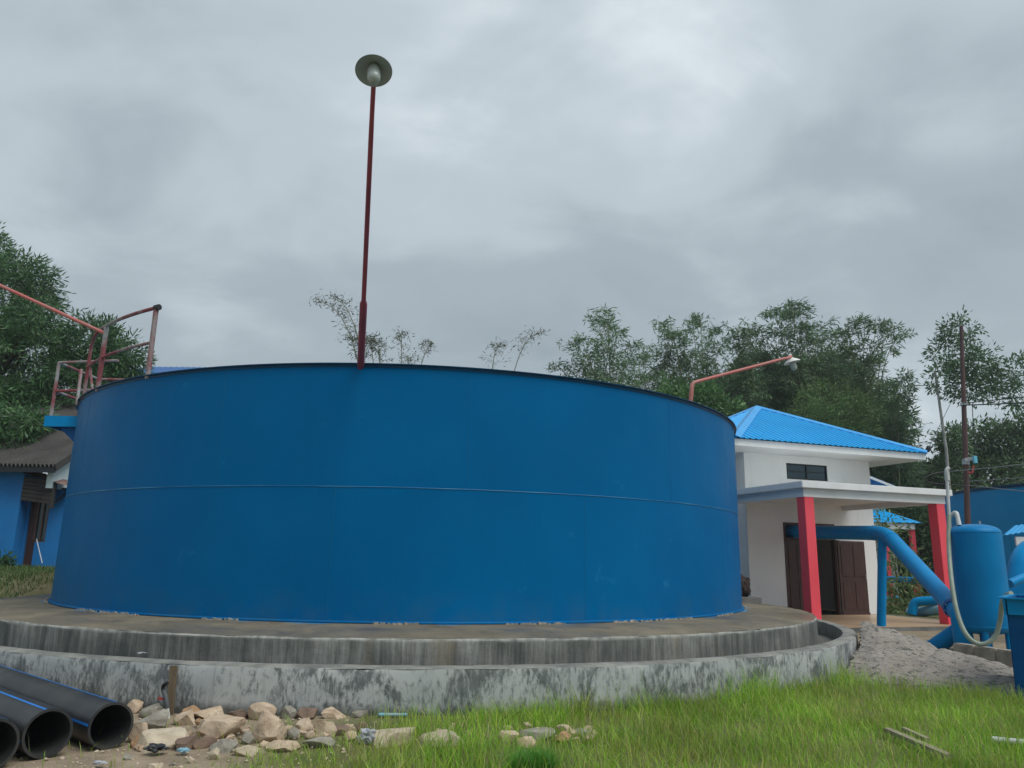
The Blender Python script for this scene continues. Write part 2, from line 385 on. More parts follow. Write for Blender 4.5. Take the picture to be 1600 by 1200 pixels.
def mk_ground():
    m, nt, b = new_mat('ground_soil_grass'); pos = geo(nt); b.inputs['Roughness'].default_value = .96
    soil = mixc(nt, ramp(nt, noise(nt, pos, 2.5, 7, .65, .3), [(.35, 0.), (.65, 1.)]), (.34, .27, .19), (.22, .17, .12))
    soil = mixc(nt, ramp(nt, noise(nt, pos, 22, 5, .7), [(.56, 0.), (.7, .7)]), soil, (.44, .38, .29))
    turf = mixc(nt, ramp(nt, noise(nt, pos, 1.3, 6, .65, .3), [(.35, 0.), (.65, 1.)]), (.07, .10, .025), (.16, .145, .06))
    sp = nt.nodes.new('ShaderNodeSeparateXYZ'); nt.links.new(pos, sp.inputs[0])
    xx = mth(nt, 'ADD', sp.outputs[0], mth(nt, 'MULTIPLY', noise(nt, pos, .8, 5, .65, .2), 3.2))
    yb = ramp(nt, mth(nt, 'DIVIDE', sp.outputs[1], 30.0), [(.42, 0.), (.5, 1.)])
    g = ramp(nt, mth(nt, 'MULTIPLY', mth(nt, 'ADD', xx, 10.0), .1), [(.905, 0.), (1.0, 1.)])
    g = mth(nt, 'MAXIMUM', g, mth(nt, 'MULTIPLY', yb, ramp(nt, noise(nt, pos, .6, 5, .6), [(.3, .3), (.6, 1.)])))
    bare = mth(nt, 'MULTIPLY', ramp(nt, mth(nt, 'DIVIDE', sp.outputs[0], 30.0), [(.10, 0.), (.13, 1.)]), ramp(nt, mth(nt, 'DIVIDE', sp.outputs[1], 60.0), [(.36, 1.), (.40, 0.)]))
    bare = mth(nt, 'MULTIPLY', bare, ramp(nt, mth(nt, 'DIVIDE', sp.outputs[1], 60.0), [(.19, 0.), (.205, 1.)]))
    g = mth(nt, 'MULTIPLY', g, mth(nt, 'SUBTRACT', 1.0, mth(nt, 'MULTIPLY', bare, .85)))
    nt.links.new(mixc(nt, g, soil, turf), b.inputs['Base Color'])
    bump(nt, b, noise(nt, pos, 12, 7, .7), .6, .04)
    m, nt, b = new_mat('sand'); pos = geo(nt); b.inputs['Roughness'].default_value = .97
    c = mixc(nt, ramp(nt, noise(nt, pos, 1.7, 6, .6), [(.35, 0.), (.65, 1.)]), (.35, .318, .28), (.255, .23, .20))
    c = mixc(nt, ramp(nt, noise(nt, pos, 9.5, 8, .72, .6, (1, 1, 2.2)), [(.52, 0.), (.58, .85)]), c, (.06, .068, .06))
    c = mixc(nt, ramp(nt, noise(nt, pos, 40, 3, .7), [(.62, 0.), (.7, .6)]), c, (.10, .09, .08))
    nt.links.new(c, b.inputs['Base Color']); bump(nt, b, noise(nt, pos, 14, 8, .75), .8, .05)
mk_ground()
leafmat('mango_leaf', [(0.04, 0.106, 0.045), (0.062, 0.144, 0.055), (0.106, 0.206, 0.075), (0.053, 0.119, 0.062)], .42, .2, .35)
leafmat('bamboo_leaf', [(0.071, 0.148, 0.077), (0.1, 0.192, 0.092), (0.159, 0.244, 0.105), (0.114, 0.192, 0.114)], .55, .25, .3)
leafmat('bamboo_leaf_sparse', [(0.048, 0.068, 0.044), (0.068, 0.092, 0.052), (0.088, 0.104, 0.064)], .55, .3, .3)
leafmat('olive_leaf', [(0.07, 0.132, 0.044), (0.101, 0.178, 0.054), (0.147, 0.209, 0.07)], .55, .25, .3)
leafmat('bright_leaf', [(0.054, 0.138, 0.042), (0.09, 0.198, 0.06), (0.132, 0.24, 0.084)], .45, .25, .6)
leafmat('tall_tree_leaf', [(0.064, 0.129, 0.064), (0.094, 0.172, 0.079), (0.143, 0.215, 0.1)], .5, .22, .4)
leafmat('shrub_leaf', [(0.096, 0.156, 0.06), (0.144, 0.216, 0.078), (0.24, 0.276, 0.12)], .55, .25, .6)
leafmat('grass_blade', [(0.137, 0.355, 0.017), (0.205, 0.465, 0.025), (0.274, 0.52, 0.041), (0.411, 0.52, 0.068), (0.178, 0.424, 0.022), (0.6, 0.548, 0.218)], .5, .35, .8, (.30, .29, .07))
leafmat('grass_tuft_blade', [(.08, .27, .025), (.12, .34, .04), (.15, .38, .06)], .45, .35, .8)
leafmat('straw_blade', [(.32, .29, .16), (.42, .38, .24), (.24, .24, .10)], .7, .25, .8)
M = MATS

# ================================================================== terrain
def hgt(x, y):
    h = 1.19*sstep(13.5, 20.5, y)*sstep(4.5, 11.0, -x)
    h += .22*sstep(12, 19, y)*sstep(3.5, 8, x)
    h += 13*math.exp(-((x-46)/17)**2-((y-92)/22)**2)*sstep(45, 70, y)
    h += .05*mnoise.noise(Vector((x*.45, y*.45, 1.7)))+.018*mnoise.noise(Vector((x*2.1, y*2.1, 4.2)))
    d = math.hypot(x-TCX, y-TCY)
    return h*sstep(8.0, 9.4, d)-.25*(1-sstep(8.0, 8.9, d))
def axis(lo, hi, fine0, fine1, fs, cs):
    out = []; x = lo
    while x < hi:
        out.append(x); d = 0 if fine0 <= x <= fine1 else min(abs(x-fine0), abs(x-fine1)); x += fs+min(cs, d*.12)
    out.append(hi); return out
xs = axis(-220, 220, -10, 11, .22, 20); ys = axis(-60, 300, 3, 20, .22, 20)
vs_ = [(x, y, hgt(x, y)) for y in ys for x in xs]; nx = len(xs)
fs_ = [(j*nx+i, j*nx+i+1, (j+1)*nx+i+1, (j+1)*nx+i) for j in range(len(ys)-1) for i in range(nx-1)]
me = bpy.data.meshes.new('ground'); me.from_pydata(vs_, [], fs_); me.update()
tag(link_mesh('ground', me, M['ground_soil_grass'], None, 180), kind='structure')

# ================================================================== foundation of the tank
def ringmesh(name, prof, m, parent, n=240, c=(TCX, TCY), jag=None, uvmode='wall', smooth=35):
    """lathe with UV (arc length, height or radius)"""
    vs = []; fs = []; uvs = []
    k = len(prof)
    for i in range(n+1):
        a = 2*PI*i/n
        for j, (r, z) in enumerate(prof):
            dr = dz = 0
            if jag and j in jag:
                q = Vector((math.cos(a)*r*3.0, math.sin(a)*r*3.0, j)); dr = jag[j]*mnoise.noise(q); dz = jag[j]*.8*mnoise.noise(q*1.7+Vector((0, 0, 9)))
            vs.append((c[0]+(r+dr)*math.cos(a), c[1]+(r+dr)*math.sin(a), z+dz)); uvs.append((a*8.5, z if uvmode == 'wall' else r))
    for i in range(n):
        for j in range(k-1):
            fs.append((i*k+j, (i+1)*k+j, (i+1)*k+j+1, i*k+j+1))
    me = bpy.data.meshes.new(name); me.from_pydata(vs, [], fs); me.update()
    ul = me.uv_layers.new(name='UVMap')
    idx = np.empty(len(me.loops), dtype=np.int32); me.loops.foreach_get('vertex_index', idx)
    ul.data.foreach_set('uv', np.array(uvs, dtype=np.float32)[idx].ravel())
    return link_mesh(name, me, m, parent, smooth)
FX, FY = -2.03, 17.80
fnd = empty('tank_foundation', (0, 0, 0), 0, 'stained round concrete base with drain channel under the big blue tank', 'foundation')
ringmesh('platform_slab', [(0.05, .80), (7.0, .80), (7.6, .785), (8.22, .742), (8.285, .735)], M['platform_top_cement'], fnd, c=(FX, FY), jag={3: .006, 4: .016})
ringmesh('platform_edge', [(8.283, .738), (8.30, .715), (8.30, .55), (8.305, .20)], M['platform_wall_streaked'], fnd, c=(FX, FY), jag={0: .016, 1: .012})
ringmesh('drain_channel', [(8.29, .25), (8.5, .235), (8.74, .25)], M['channel_cement'], fnd, c=(FX, FY))
ringmesh('ring_wall_top', [(8.715, .20), (8.71, .47), (8.725, .497), (8.80, .503), (8.92, .498), (8.952, .480)], M['ring_top_cement'], fnd, c=(FX, FY), jag={1: .008, 2: .010, 4: .010, 5: .014}, smooth=40)
ringmesh('ring_wall_face', [(8.950, .482), (8.962, .45), (8.965, .25), (8.975, .0), (8.98, -.35)], M['ring_wall_whitewash'], fnd, c=(FX, FY), jag={0: .014, 1: .010, 2: .008, 3: .01})
# mortar crumbs packed under the tank's foot plate
mb = MB(); rnd = random.Random(4)
for i in range(420):
    a = R_(180+180*i/420+rnd.uniform(-.3, .3)); 
    if mnoise.noise(Vector((a*4, 0, 0))) < .02: continue
    r = TR+.055+rnd.uniform(0, .03); s = rnd.uniform(.010, .028); p = Vector((TCX+r*math.cos(a), TCY+r*math.sin(a), .80))
    Mx = Matrix.Translation(p) @ Matrix.Rotation(a+rnd.uniform(-.4, .4), 4, 'Z') @ Matrix.Rotation(rnd.uniform(-.3, .3), 4, 'X')
    mb.box((-s*.5, -s*1.6, -.012), (s*.5, s*1.6, rnd.uniform(.008, .024)), Mx)
tag(mb.build('mortar_crumbs', M['curb_concrete'], fnd), kind='stuff')

# ================================================================== the big tank
TB, TH, TS = .815, 3.58, 1.815
tank = empty('storage_tank', (TCX, TCY, TB), 0, 'huge round blue steel water tank on the concrete base', 'tank')
def plate(z0, z1, a0, a1, seed):
    n, k = 14, 6; mb = MB(); vs = []
    for lay, off in enumerate((0, -.010)):
        for j in range(k+1):
            for i in range(n+1):
                t = i/n; w = j/k; a = R_(a0+(a1-a0)*t); z = z0+(z1-z0)*w
                env = math.sin(PI*t)*math.sin(PI*w)
                dr = .011*env*mnoise.noise(Vector((t*2.1+seed*3.3, w*1.6, seed)))
                r = TR+off+dr; vs.append((r*math.cos(a), r*math.sin(a), z))
    m_ = (n+1)*(k+1); fs = []
    for j in range(k):
        for i in range(n):
            q = j*(n+1)+i; fs.append((q, q+1, q+n+2, q+n+1)); fs.append((m_+q, m_+q+n+1, m_+q+n+2, m_+q+1))
    for i in range(n):
        fs.append((i, m_+i, m_+i+1, i+1)); q = k*(n+1)+i; fs.append((q, q+1, m_+q+1, m_+q))
    for j in range(k):
        q = j*(n+1); fs.append((q, q+n+1, m_+q+n+1, m_+q)); q += n; fs.append((q, m_+q, m_+q+n+1, q+n+1))
    return mb.add(vs, fs)
GAP = .004
for i in range(12):
    a = 252.2+30*i
    plate(TS+.002, TH, a+GAP, a+30-GAP, i).build('plate', M['tank_blue_paint'], tank, 30)
    plate(0.006, TS-.002, a+15+GAP, a+45-GAP, i+20).build('plate', M['tank_blue_paint'], tank, 30)
for i in range(12):
    for a, z0, z1 in ((R_(252.2+30*i), TS+.01, TH-.07), (R_(267.2+30*i), .02, TS-.01)):
        mb = MB(); mb.tube([((TR-.001)*math.cos(a), (TR-.001)*math.sin(a), z) for z in np.linspace(z0, z1, 6)], .0045, 6)
        mb.build('weld_seam', M['weld_bead'], tank, 60)
mb = MB(); ring = []
for i in range(361):
    a = 2*PI*i/360; ring.append(((TR+.0005)*math.cos(a), (TR+.0005)*math.sin(a), TS+.0035*mnoise.noise(Vector((math.cos(a)*9, math.sin(a)*9, 2)))))
mb.tube(ring, [.0075+.003*mnoise.noise(Vector((math.cos(2*PI*i/360)*20, math.sin(2*PI*i/360)*20, 5))) for i in range(361)], 6, False)
mb.build('weld_seam', M['weld_bead_worn'], tank, 60)
mb = MB(); mb.lathe([(TR-.012, TH-.045), (TR+.010, TH-.045), (TR+.012, TH-.008), (TR+.050, TH-.006), (TR+.052, TH+.008), (TR-.03, TH+.008), (TR-.03, TH-.03)], 200)
mb.build('rim', M['rim_dark_blue'], tank, 40)
mb = MB(); mb.lathe([(TR-.01, -.008), (TR+.045, -.008), (TR+.045, .004), (TR+.010, .007), (TR+.001, .018)], 200)
mb.build('foot_plate', M['tank_blue_paint'], tank, 40)
mb = MB(); mb.lathe([(TR-.02, TH-.02), (4.5, TH+.0), (.2, TH+.02), (.01, TH+.02)], 96)
mb.build('roof', M['tank_roof_paint'], tank, 60)

def rimpt(deg, r=TR+.03, z=TB+TH):
    a = R_(deg); return Vector((TCX+r*math.cos(a), TCY+r*math.sin(a), z))
# ------------------------------------------------------------------ landing and guard rail on the tank's left edge
land = empty('tank_landing', (-8.9, 15, 4.0), 0, 'red and white worn pipe guard rail and blue landing at the tank rim', 'guard rail')
def wpart(mb, name, m, parent, smooth=50):
    """parts given in world space, under a moved empty"""
    off = parent.matrix_basis.translation
    o = mb.build(name, m, parent, smooth); o.data.transform(Matrix.Translation(-off)); return o
ZR = TB+TH
bC, bD, bE = rimpt(217.2, TR+.0), rimpt(225, TR+.0), rimpt(238.8, TR+.0)
def up(p, h): return Vector((p.x, p.y, p.z+h))
hp = 1.13
for b_, h in ((bD, hp-.03), (bE, hp-.02)):
    wpart(MB().tube([up(b_, -.05), up(b_, h)], .040, 12), 'post', M['worn_red_white'], land)
# curved top rail: rises from the landing at the left, sweeps along the rim
arc = [rimpt(d, TR+.0, ZR+hp) for d in np.linspace(222, 238.8, 12)]
pc0 = bC
top = [up(pc0, -.05), up(pc0, .45), up(pc0, .78)] + bezier(up(pc0, .78), up(pc0, 1.05), rimpt(219.2, TR, ZR+hp), arc[0], 8)[1:] + arc[1:]
wpart(MB().tube(top, .030, 10), 'top_rail', M['worn_red_white'], land)
e2 = rimpt(239.4, TR, ZR+hp)
wpart(MB().tube([rimpt(238.6, TR, ZR+hp), e2], .05, 10), 'rail_cap', M['black_rubber'], land)
wpart(MB().tube([rimpt(d, TR, ZR+.55) for d in np.linspace(217.4, 238.8, 10)], .026, 10), 'mid_rail', M['worn_red_white'], land)
# landing deck, on the far left of the tank
DZ = at(72, 652, 15).z
dk0, dk1 = at(73, 660, 14.6), at(73, 660, 16.2)
mb = MB()
A_ = at(93, 560, 14.9); B_ = at(118, 578, 15.9)
xl = at(72, 655, 14.85).x; xr = -8.3
mb.box((xl, 14.80, DZ-.21), (xr, 14.86, DZ)); mb.box((xl, 16.3, DZ-.21), (xr, 16.36, DZ)); mb.box((xl, 14.863, DZ-.21), (xl+.06, 16.297, DZ))
wpart(mb, 'deck_frame', M['bright_blue_paint'], land, None)
wpart(MB().box((xl+.063, 14.863, DZ-.03), (xr+.1, 16.297, DZ-.004)), 'deck', M['old_blue_paint'], land, None)
for y in (14.95, 16.2):
    mb = MB(); x0 = xl+.25; 
    mb.add([(x0, y-.03, DZ-.212), (xr+.05, y-.03, DZ-.212), (xr+.05, y-.03, DZ-.75), (x0, y+.03, DZ-.212), (xr+.05, y+.03, DZ-.212), (xr+.05, y+.03, DZ-.75)], [(0,2,1),(3,4,5),(0,1,4,3),(1,2,5,4),(2,0,3,5)])
    wpart(mb, 'bracket', M['deep_blue_paint'], land, None)
pA = Vector((at(80, 648, 14.85).x, 14.85, DZ)); pB = Vector((pA.x+.02, 16.3, DZ)); pF = Vector((xr-.12, 14.85, DZ)); pG = Vector((xr-.12, 16.3, DZ))
for p in (pA, pB, pG):
    wpart(MB().tube([p, up(p, 1.08)], .034, 10), 'post', M['worn_red_white'], land)
for z in (1.08, .50):
    wpart(MB().tube([up(pA, z), up(Vector((bC.x, 14.6, DZ)), z)], .027, 10), 'mid_rail' if z < 1 else 'top_rail', M['worn_red_white'], land)
    wpart(MB().tube([up(pA, z), up(pB, z)], .027, 10), 'mid_rail' if z < 1 else 'top_rail', M['worn_red_white'], land)
    wpart(MB().tube([up(pB, z), up(pG, z)], .027, 10), 'mid_rail' if z < 1 else 'top_rail', M['worn_red_white'], land)
wpart(MB().tube([up(pC_, .0) for pC_ in ()] or [rimpt(214, TR+.05, ZR-.1), rimpt(212, TR+.05, ZR+.62)], .03, 8), 'brace', M['worn_red_white'], land)
wpart(MB().tube([rimpt(219, TR, ZR+.5), rimpt(222.5, TR, ZR+.02)], .022, 8), 'brace', M['worn_red_white'], land)

# ------------------------------------------------------------------ lamps on red arms
def lamp(name, label, pts, radii, head, nrm, shade_m, dia, parentgroup='lamps on red arms round the tank rim', m='arm_red'):
    b = Vector(pts[0]); t = empty(name, b, 0, label, 'lamp', parentgroup)
    wpart(MB().tube(pts, radii, 12), 'arm', M[m], t, 60)
    nrm = Vector(nrm).normalized()      # direction the lamp looks (down-ish)
    q = (-nrm).to_track_quat('Z', 'Y').to_matrix().to_4x4()
    R = dia/2; mb = MB()
    mb.lathe([(R, 0), (R*.985, .012), (R*.62, .055), (R*.30, .085), (R*.22, .10), (R*.20, .17), (.004, .18)], 40, head, q)
    mb.lathe([(R*.996, -.002), (R*.6, .035), (R*.28, .066), (.004, .07)], 40, head, q)
    wpart(mb, 'shade', M[shade_m], t, 50)
    mb = MB(); mb.lathe([(R*.20, .066), (R*.30, .05), (R*.36, -.02), (R*.36, -.10), (R*.30, -.145), (R*.12, -.16), (.003, -.162)], 24, head, q)
    wpart(mb, 'bulb', M['lamp_glass'], t, 60)
    return t
simple('lamp_glass', (.40, .45, .43), (.36, .41, .40), 6, .25)
# centre: reaches out over the grass towards the viewer
b0 = rimpt(269.15, TR-.05, ZR-.05); hd = at(584, 111, 6.5)
q1 = at(582.5, 150, 6.75)
def lerp(a, b, t): return a+(b-a)*t
j = lerp(b0, q1, .32)
apts = [b0, lerp(b0, q1, .1), lerp(b0, q1, .2), lerp(b0, q1, .315), lerp(b0, q1, .33), lerp(b0, q1, .6), lerp(b0, q1, .9)]+bezier(lerp(b0, q1, .9), q1, q1+(hd-q1)*.55+Vector((0, 0, .18)), hd+Vector((0, .06, .15)), 6)[1:]
lamp('lamp_arm', 'round grey lamp on the tallest red pole rising from the middle of the tank rim', apts, [.050, .050, .050, .049, .030, .029, .026]+[.024]*6, hd, (.12, -.36, -1), 'lamp_shade_grey', .352, m='pole_dark_red')
# right: slim arm bent over towards the white building
b1 = rimpt(318.35, TR-.05, ZR-.05); k1 = at(1082, 598, b1.y); e1 = at(1230, 559, 14.4); h1 = at(1238, 566.5, 14.5)
pts = [b1, lerp(b1, k1, .5), lerp(b1, k1, .93)]+[lerp(k1, e1, t) for t in (.02, .3, .6, .9)]+bezier(lerp(k1, e1, .93), e1, e1+Vector((.05, .03, 0)), h1+Vector((-.02, -.02, .12)), 5)
lamp('lamp_arm', 'white lamp shade on a slanting red arm near the blue hip roof', pts, [.038]*3+[.030]*4+[.028]*6, h1, (.28, 0, -1), 'lamp_shade_white', .315)
# left: runs out of the frame from the guard rail
b2 = up(bD, .98); e3 = at(0, 446, 13.2); d2 = (e3-b2); e4 = b2+d2*1.45; h2 = e4+Vector((-.16, 0, -.1))
pts = [b2, lerp(b2, e3, .5), e3, lerp(b2, e3, 1.35)]+bezier(lerp(b2, e3, 1.37), e4, e4+Vector((-.1, 0, .02)), h2+Vector((.02, 0, .1)), 5)
lamp('lamp_arm', 'thin red lamp arm slanting out of the left edge from the guard rail', pts, [.030]*4+[.028]*6, h2, (-.28, 0, -1), 'lamp_shade_white', .315)

# ================================================================== white building with blue hip roof
BY = R_(19.5); BO = at(1358, 960, 23.0)
bld = empty('white_building', BO, BY, 'white rendered pump house with bright blue hip roof and red porch columns', 'building')
bld['label'] = 'white rendered building with bright blue hip roof and red porch columns'
def wallgrid(name, origin, ax, nrm, Lx, Hz, th, holes, m, parent):
    """wall in plane (ax, z), outer face at origin, thickness th against nrm (outward)"""
    ax, nrm, o = Vector(ax), Vector(nrm), Vector(origin); mb = MB()
    xs = sorted({0, Lx, *[h[0] for h in holes], *[h[1] for h in holes]}); zs = sorted({0, Hz, *[h[2] for h in holes], *[h[3] for h in holes]})
    def solid(i, j):
        if i < 0 or j < 0 or i >= len(xs)-1 or j >= len(zs)-1: return False
        cx, cz = (xs[i]+xs[i+1])/2, (zs[j]+zs[j+1])/2
        return not any(h[0] < cx < h[1] and h[2] < cz < h[3] for h in holes)
    P = lambda x, z, d: o+ax*x+Vector((0, 0, z))-nrm*d
    for i in range(len(xs)-1):
        for j in range(len(zs)-1):
            if not solid(i, j): continue
            a, b, c, d = xs[i], xs[i+1], zs[j], zs[j+1]
            mb.add([P(a,c,0), P(b,c,0), P(b,d,0), P(a,d,0)], [(0,1,2,3)]); mb.add([P(a,c,th), P(b,c,th), P(b,d,th), P(a,d,th)], [(3,2,1,0)])
            if not solid(i-1, j): mb.add([P(a,c,0), P(a,d,0), P(a,d,th), P(a,c,th)], [(0,1,2,3)])
            if not solid(i+1, j): mb.add([P(b,c,0), P(b,c,th), P(b,d,th), P(b,d,0)], [(0,1,2,3)])
            if not solid(i, j-1): mb.add([P(a,c,0), P(a,c,th), P(b,c,th), P(b,c,0)], [(0,1,2,3)])
            if not solid(i, j+1): mb.add([P(a,d,0), P(b,d,0), P(b,d,th), P(a,d,th)], [(0,1,2,3)])
    return mb.build(name, m, parent)
UL, UR, VD, WH = -4.02, .46, 4.48, 4.435
WT = M['white_render']
wf = wallgrid('wall', (UL, 0, 0), (1,0,0), (0,-1,0), UR-UL, WH, .18, [(1.44, 2.90, 3.76, 4.22), (1.20, 3.0, 0.0, 2.52)], WT, bld)
wallgrid('wall', (UL, VD, 0), (0,-1,0), (-1,0,0), VD-.182, WH, .18, [], WT, bld)
wallgrid('wall', (UR, .182, 0), (0,1,0), (1,0,0), VD-.182, WH, .18, [], WT, bld)
wallgrid('wall', (UR-.182, VD, 0), (-1,0,0), (0,1,0), UR-UL-.364, WH, .18, [], WT, bld)
# thin pilaster step on the left corner, porch side
MB().box((UL-.03, -.035, 0), (UL+.0, -.001, 2.92)).build('corner_strip', M['white_trim'], bld)
# window
win = MB().box((UL+1.44, .02, 3.76), (UL+1.48, .09, 4.22)).box((UL+2.86, .02, 3.76), (UL+2.90, .09, 4.22)).box((UL+1.481, .02, 3.76), (UL+2.859, .09, 3.80)).box((UL+1.481, .02, 4.18), (UL+2.859, .09, 4.22)).box((UL+2.15, .02, 3.801), (UL+2.19, .09, 4.179)).build('window', M['dark_frame'], bld)
for a, b_ in ((1.481, 2.149), (2.191, 2.859)):
    MB().box((UL+a, .05, 3.801), (UL+b_, .056, 4.179)).build('pane', M['dark_glass'], win)
    MB().box((UL+a, .03, 3.99), (UL+b_, .075, 4.005)).build('louvre_bar', M['dark_frame'], win)
# doors
df = MB().box((UL+1.20, -.012, 0), (UL+1.26, .12, 2.52)).box((UL+2.94, -.012, 0), (UL+3.0, .12, 2.52)).box((UL+1.261, -.012, 2.46), (UL+2.939, .12, 2.52)).box((UL+1.261, -.012, 2.06), (UL+2.939, .12, 2.11)).build('door_frame', M['brown_door'], bld)
def leaf(x0, x1, y, parent, rz=0):
    o = empty('door_leaf', (x0, y, .02), rz); o.parent = parent; w = x1-x0
    MB().box((0, 0, 0), (w, .04, 2.03)).build('leaf_board', M['brown_door'], o, None, .004)
    return o
def leafmesh(x0, x1, y):
    mb = MB().box((x0, y, .02), (x1, y+.04, 2.05))
    d = mb.build('door', M['brown_door'], bld, None, .004); w = x1-x0
    for z0, z1 in ((.15, .9), (1.05, 1.92)):
        for k in range(2):
            a = x0+.09+k*(w-.1)/2; MB().box((a, y-.012, z0), (a+(w-.26)/2, y-.001, z1)).build('door_panel', M['brown_door'], d, None, .006)
    MB().tube([(x1-.08, y-.05, .98), (x1-.08, y-.05, 1.12)], .012, 8).build('handle', M['galvanised'], d, 60)
    return d
leafmesh(UL+1.27, UL+1.98, .05)
leafmesh(UL+3.005, UL+3.98, -.075)
MB().box((UL+3.0, -.08, 2.055), (UL+3.1, -.002, 2.075)).build('hinge', M['galvanised'], bld)
MB().box((UL+3.02, -.10, 0.004), (UL+3.98, -.08, .06)).build('door_shoe', M['brown_door'], bld)
# interior: floor, a switch cabinet
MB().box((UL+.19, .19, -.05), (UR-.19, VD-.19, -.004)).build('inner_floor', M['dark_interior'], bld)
MB().box((UL+.185, .183, 2.9), (UR-.185, VD-.185, 3.0)).build('ceiling', M['white_render'], bld)
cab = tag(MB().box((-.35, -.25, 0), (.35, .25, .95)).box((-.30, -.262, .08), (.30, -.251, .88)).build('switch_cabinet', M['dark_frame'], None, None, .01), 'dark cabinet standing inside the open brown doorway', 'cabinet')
cab.location = BO + Matrix.Rotation(BY, 3, 'Z') @ Vector((UL+2.45, 1.3, .0)); cab.rotation_euler.z = BY
# porch
PF = -3.70
fl = MB().box((UL-1.15, PF, -.45), (.62, -.002, -.012)).build('porch_floor', M['concrete_grey'], bld, None, .01)
tw = .598
pt = MB().box((0, 0, 0), (.592, .592, .012)).mesh('tile'); pt.materials.append(M['tan_tile'])
nxT = int((.62-(UL-1.15))/tw); nyT = int((-PF)/tw)
for i in range(nxT):
    for k in range(nyT):
        o = bpy.data.objects.new('tile', pt); COL.objects.link(o); o.parent = fl; o.location = (UL-1.15+.02+i*tw, PF+.02+k*tw, -.0115)
SL0, SL1, SF = UL-1.0, -.36, -3.50
MB().box((SL0, SF, 3.12), (SL1, -.002, 3.28)).build('porch_roof', M['white_trim'], bld, None, .012)
mb = MB().box((SL0+.13, SF+.13, 2.925), (SL1-.13, SF+.33, 3.118)).box((SL0+.13, SF+.332, 2.925), (SL0+.33, -.002, 3.118)).box((SL1-.33, SF+.332, 2.925), (SL1-.13, -.002, 3.118))
mb.build('porch_beam', M['white_trim'], bld)
MB().box((SL0+.331, SF+.331, 3.06), (SL1-.331, -.004, 3.117)).build('porch_ceiling', M['white_render'], bld)
for cx in (SL0+.28, SL1-.30):
    MB().box((cx-.135, SF+.13, .0), (cx+.135, SF+.40, 2.923)).build('column', M['red_column'], bld, None, .006)
MB().box((UL-.5, -.04, 3.30), (UL-.2, -.003, 3.36)).build('wall_vent', M['pvc_grey'], bld)
# roof
EU0, EU1, EV0, EV1, EZ = -5.10, 1.53, -1.10, 5.57, 4.64
AP = Vector((-1.77, 2.24, 6.32))
roof = MB().box((EU0+.02, EV0+.02, WH+.002), (EU1-.02, EV1-.02, WH+.02)).build('soffit', M['white_trim'], bld)
mb = MB()
for a, b_ in (((EU0, EV0), (EU1, EV0+.025)), ((EU0, EV1-.025), (EU1, EV1)), ((EU0, EV0+.026), (EU0+.025, EV1-.026)), ((EU1-.025, EV0+.026), (EU1, EV1-.026))):
    mb.box((a[0], a[1], WH-.012), (b_[0], b_[1], EZ-.03))
mb.build('fascia', M['white_trim'], bld, None, .004)
def ribface(p0, p1, apex, pitch=.19, rib=.028):
    """one hip-roof face: sheet with trapezoid ribs running up the slope"""
    p0, p1, apex = map(Vector, (p0, p1, apex)); e = (p1-p0); Lg = e.length; e.normalize()
    nrm = e.cross(apex-p0).normalized(); s = nrm.cross(e)           # up-slope direction
    ha = (apex-p0).dot(s); ua = (apex-p0).dot(e)
    def top(u): return max(0.0, ha*(u/ua if u < ua else (Lg-u)/(Lg-ua)))
    us = [0.0]; hs = [0.0]; u = .06
    while u < Lg-.06:
        for du, h in ((0, 0), (.02, rib), (.055, rib), (.075, 0)):
            if u+du < Lg: us.append(u+du); hs.append(h)
        u += pitch
    us.append(Lg); hs.append(0.0); mb = MB(); vs = []
    # make sure the apex line is sampled
    for u, h in zip(us, hs): vs += [p0+e*u-s*.05+nrm*h, p0+e*u+s*top(u)+nrm*(h if 0 < top(u) else 0)]
    fs = [(2*i, 2*i+2, 2*i+3, 2*i+1) for i in range(len(us)-1)]
    return mb.add(vs, fs)
ZE = EZ
cs = [Vector((EU0-.03, EV0-.03, ZE)), Vector((EU1+.03, EV0-.03, ZE)), Vector((EU1+.03, EV1+.03, ZE)), Vector((EU0-.03, EV1+.03, ZE))]
rf = None
for i in range(4):
    ribface(cs[i], cs[(i+1) % 4], AP).build('roof_sheet', M['roof_blue'], bld, None)
for i in range(4):
    a = cs[i]; d = (AP-a).normalized(); sd_ = d.cross(Vector((0,0,1))).normalized(); upv = sd_.cross(d)
    mb = MB(); w = .17; c0 = a+upv*.045; c1 = AP+upv*.045+Vector((0,0,.01))
    # folded hip cap following the two slopes
    i0 = (i-1) % 4
    n1 = (cs[(i+1) % 4]-cs[i]).cross(AP-cs[i]).normalized(); n0 = (cs[i]-cs[i0]).cross(AP-cs[i]).normalized()
    t1 = n1.cross(d); t1 = t1 if t1.dot(cs[(i+1) % 4]-cs[i]) > 0 else -t1
    t0 = n0.cross(d); t0 = t0 if t0.dot(cs[i0]-cs[i]) > 0 else -t0
    k = .034
    mb.add([a+t0*w+n0*k, a+(n0+n1)*k, a+t1*w+n1*k, AP+t0*w*.9+n0*k, AP+(n0+n1)*k, AP+t1*w*.9+n1*k, a+t0*w+n0*.002, a+t1*w+n1*.002, AP+t0*w*.9+n0*.002, AP+t1*w*.9+n1*.002],
           [(0,1,4,3), (1,2,5,4), (6,0,3,8), (2,7,9,5)])
    mb.build('hip_cap', M['roof_cap_blue'], bld)

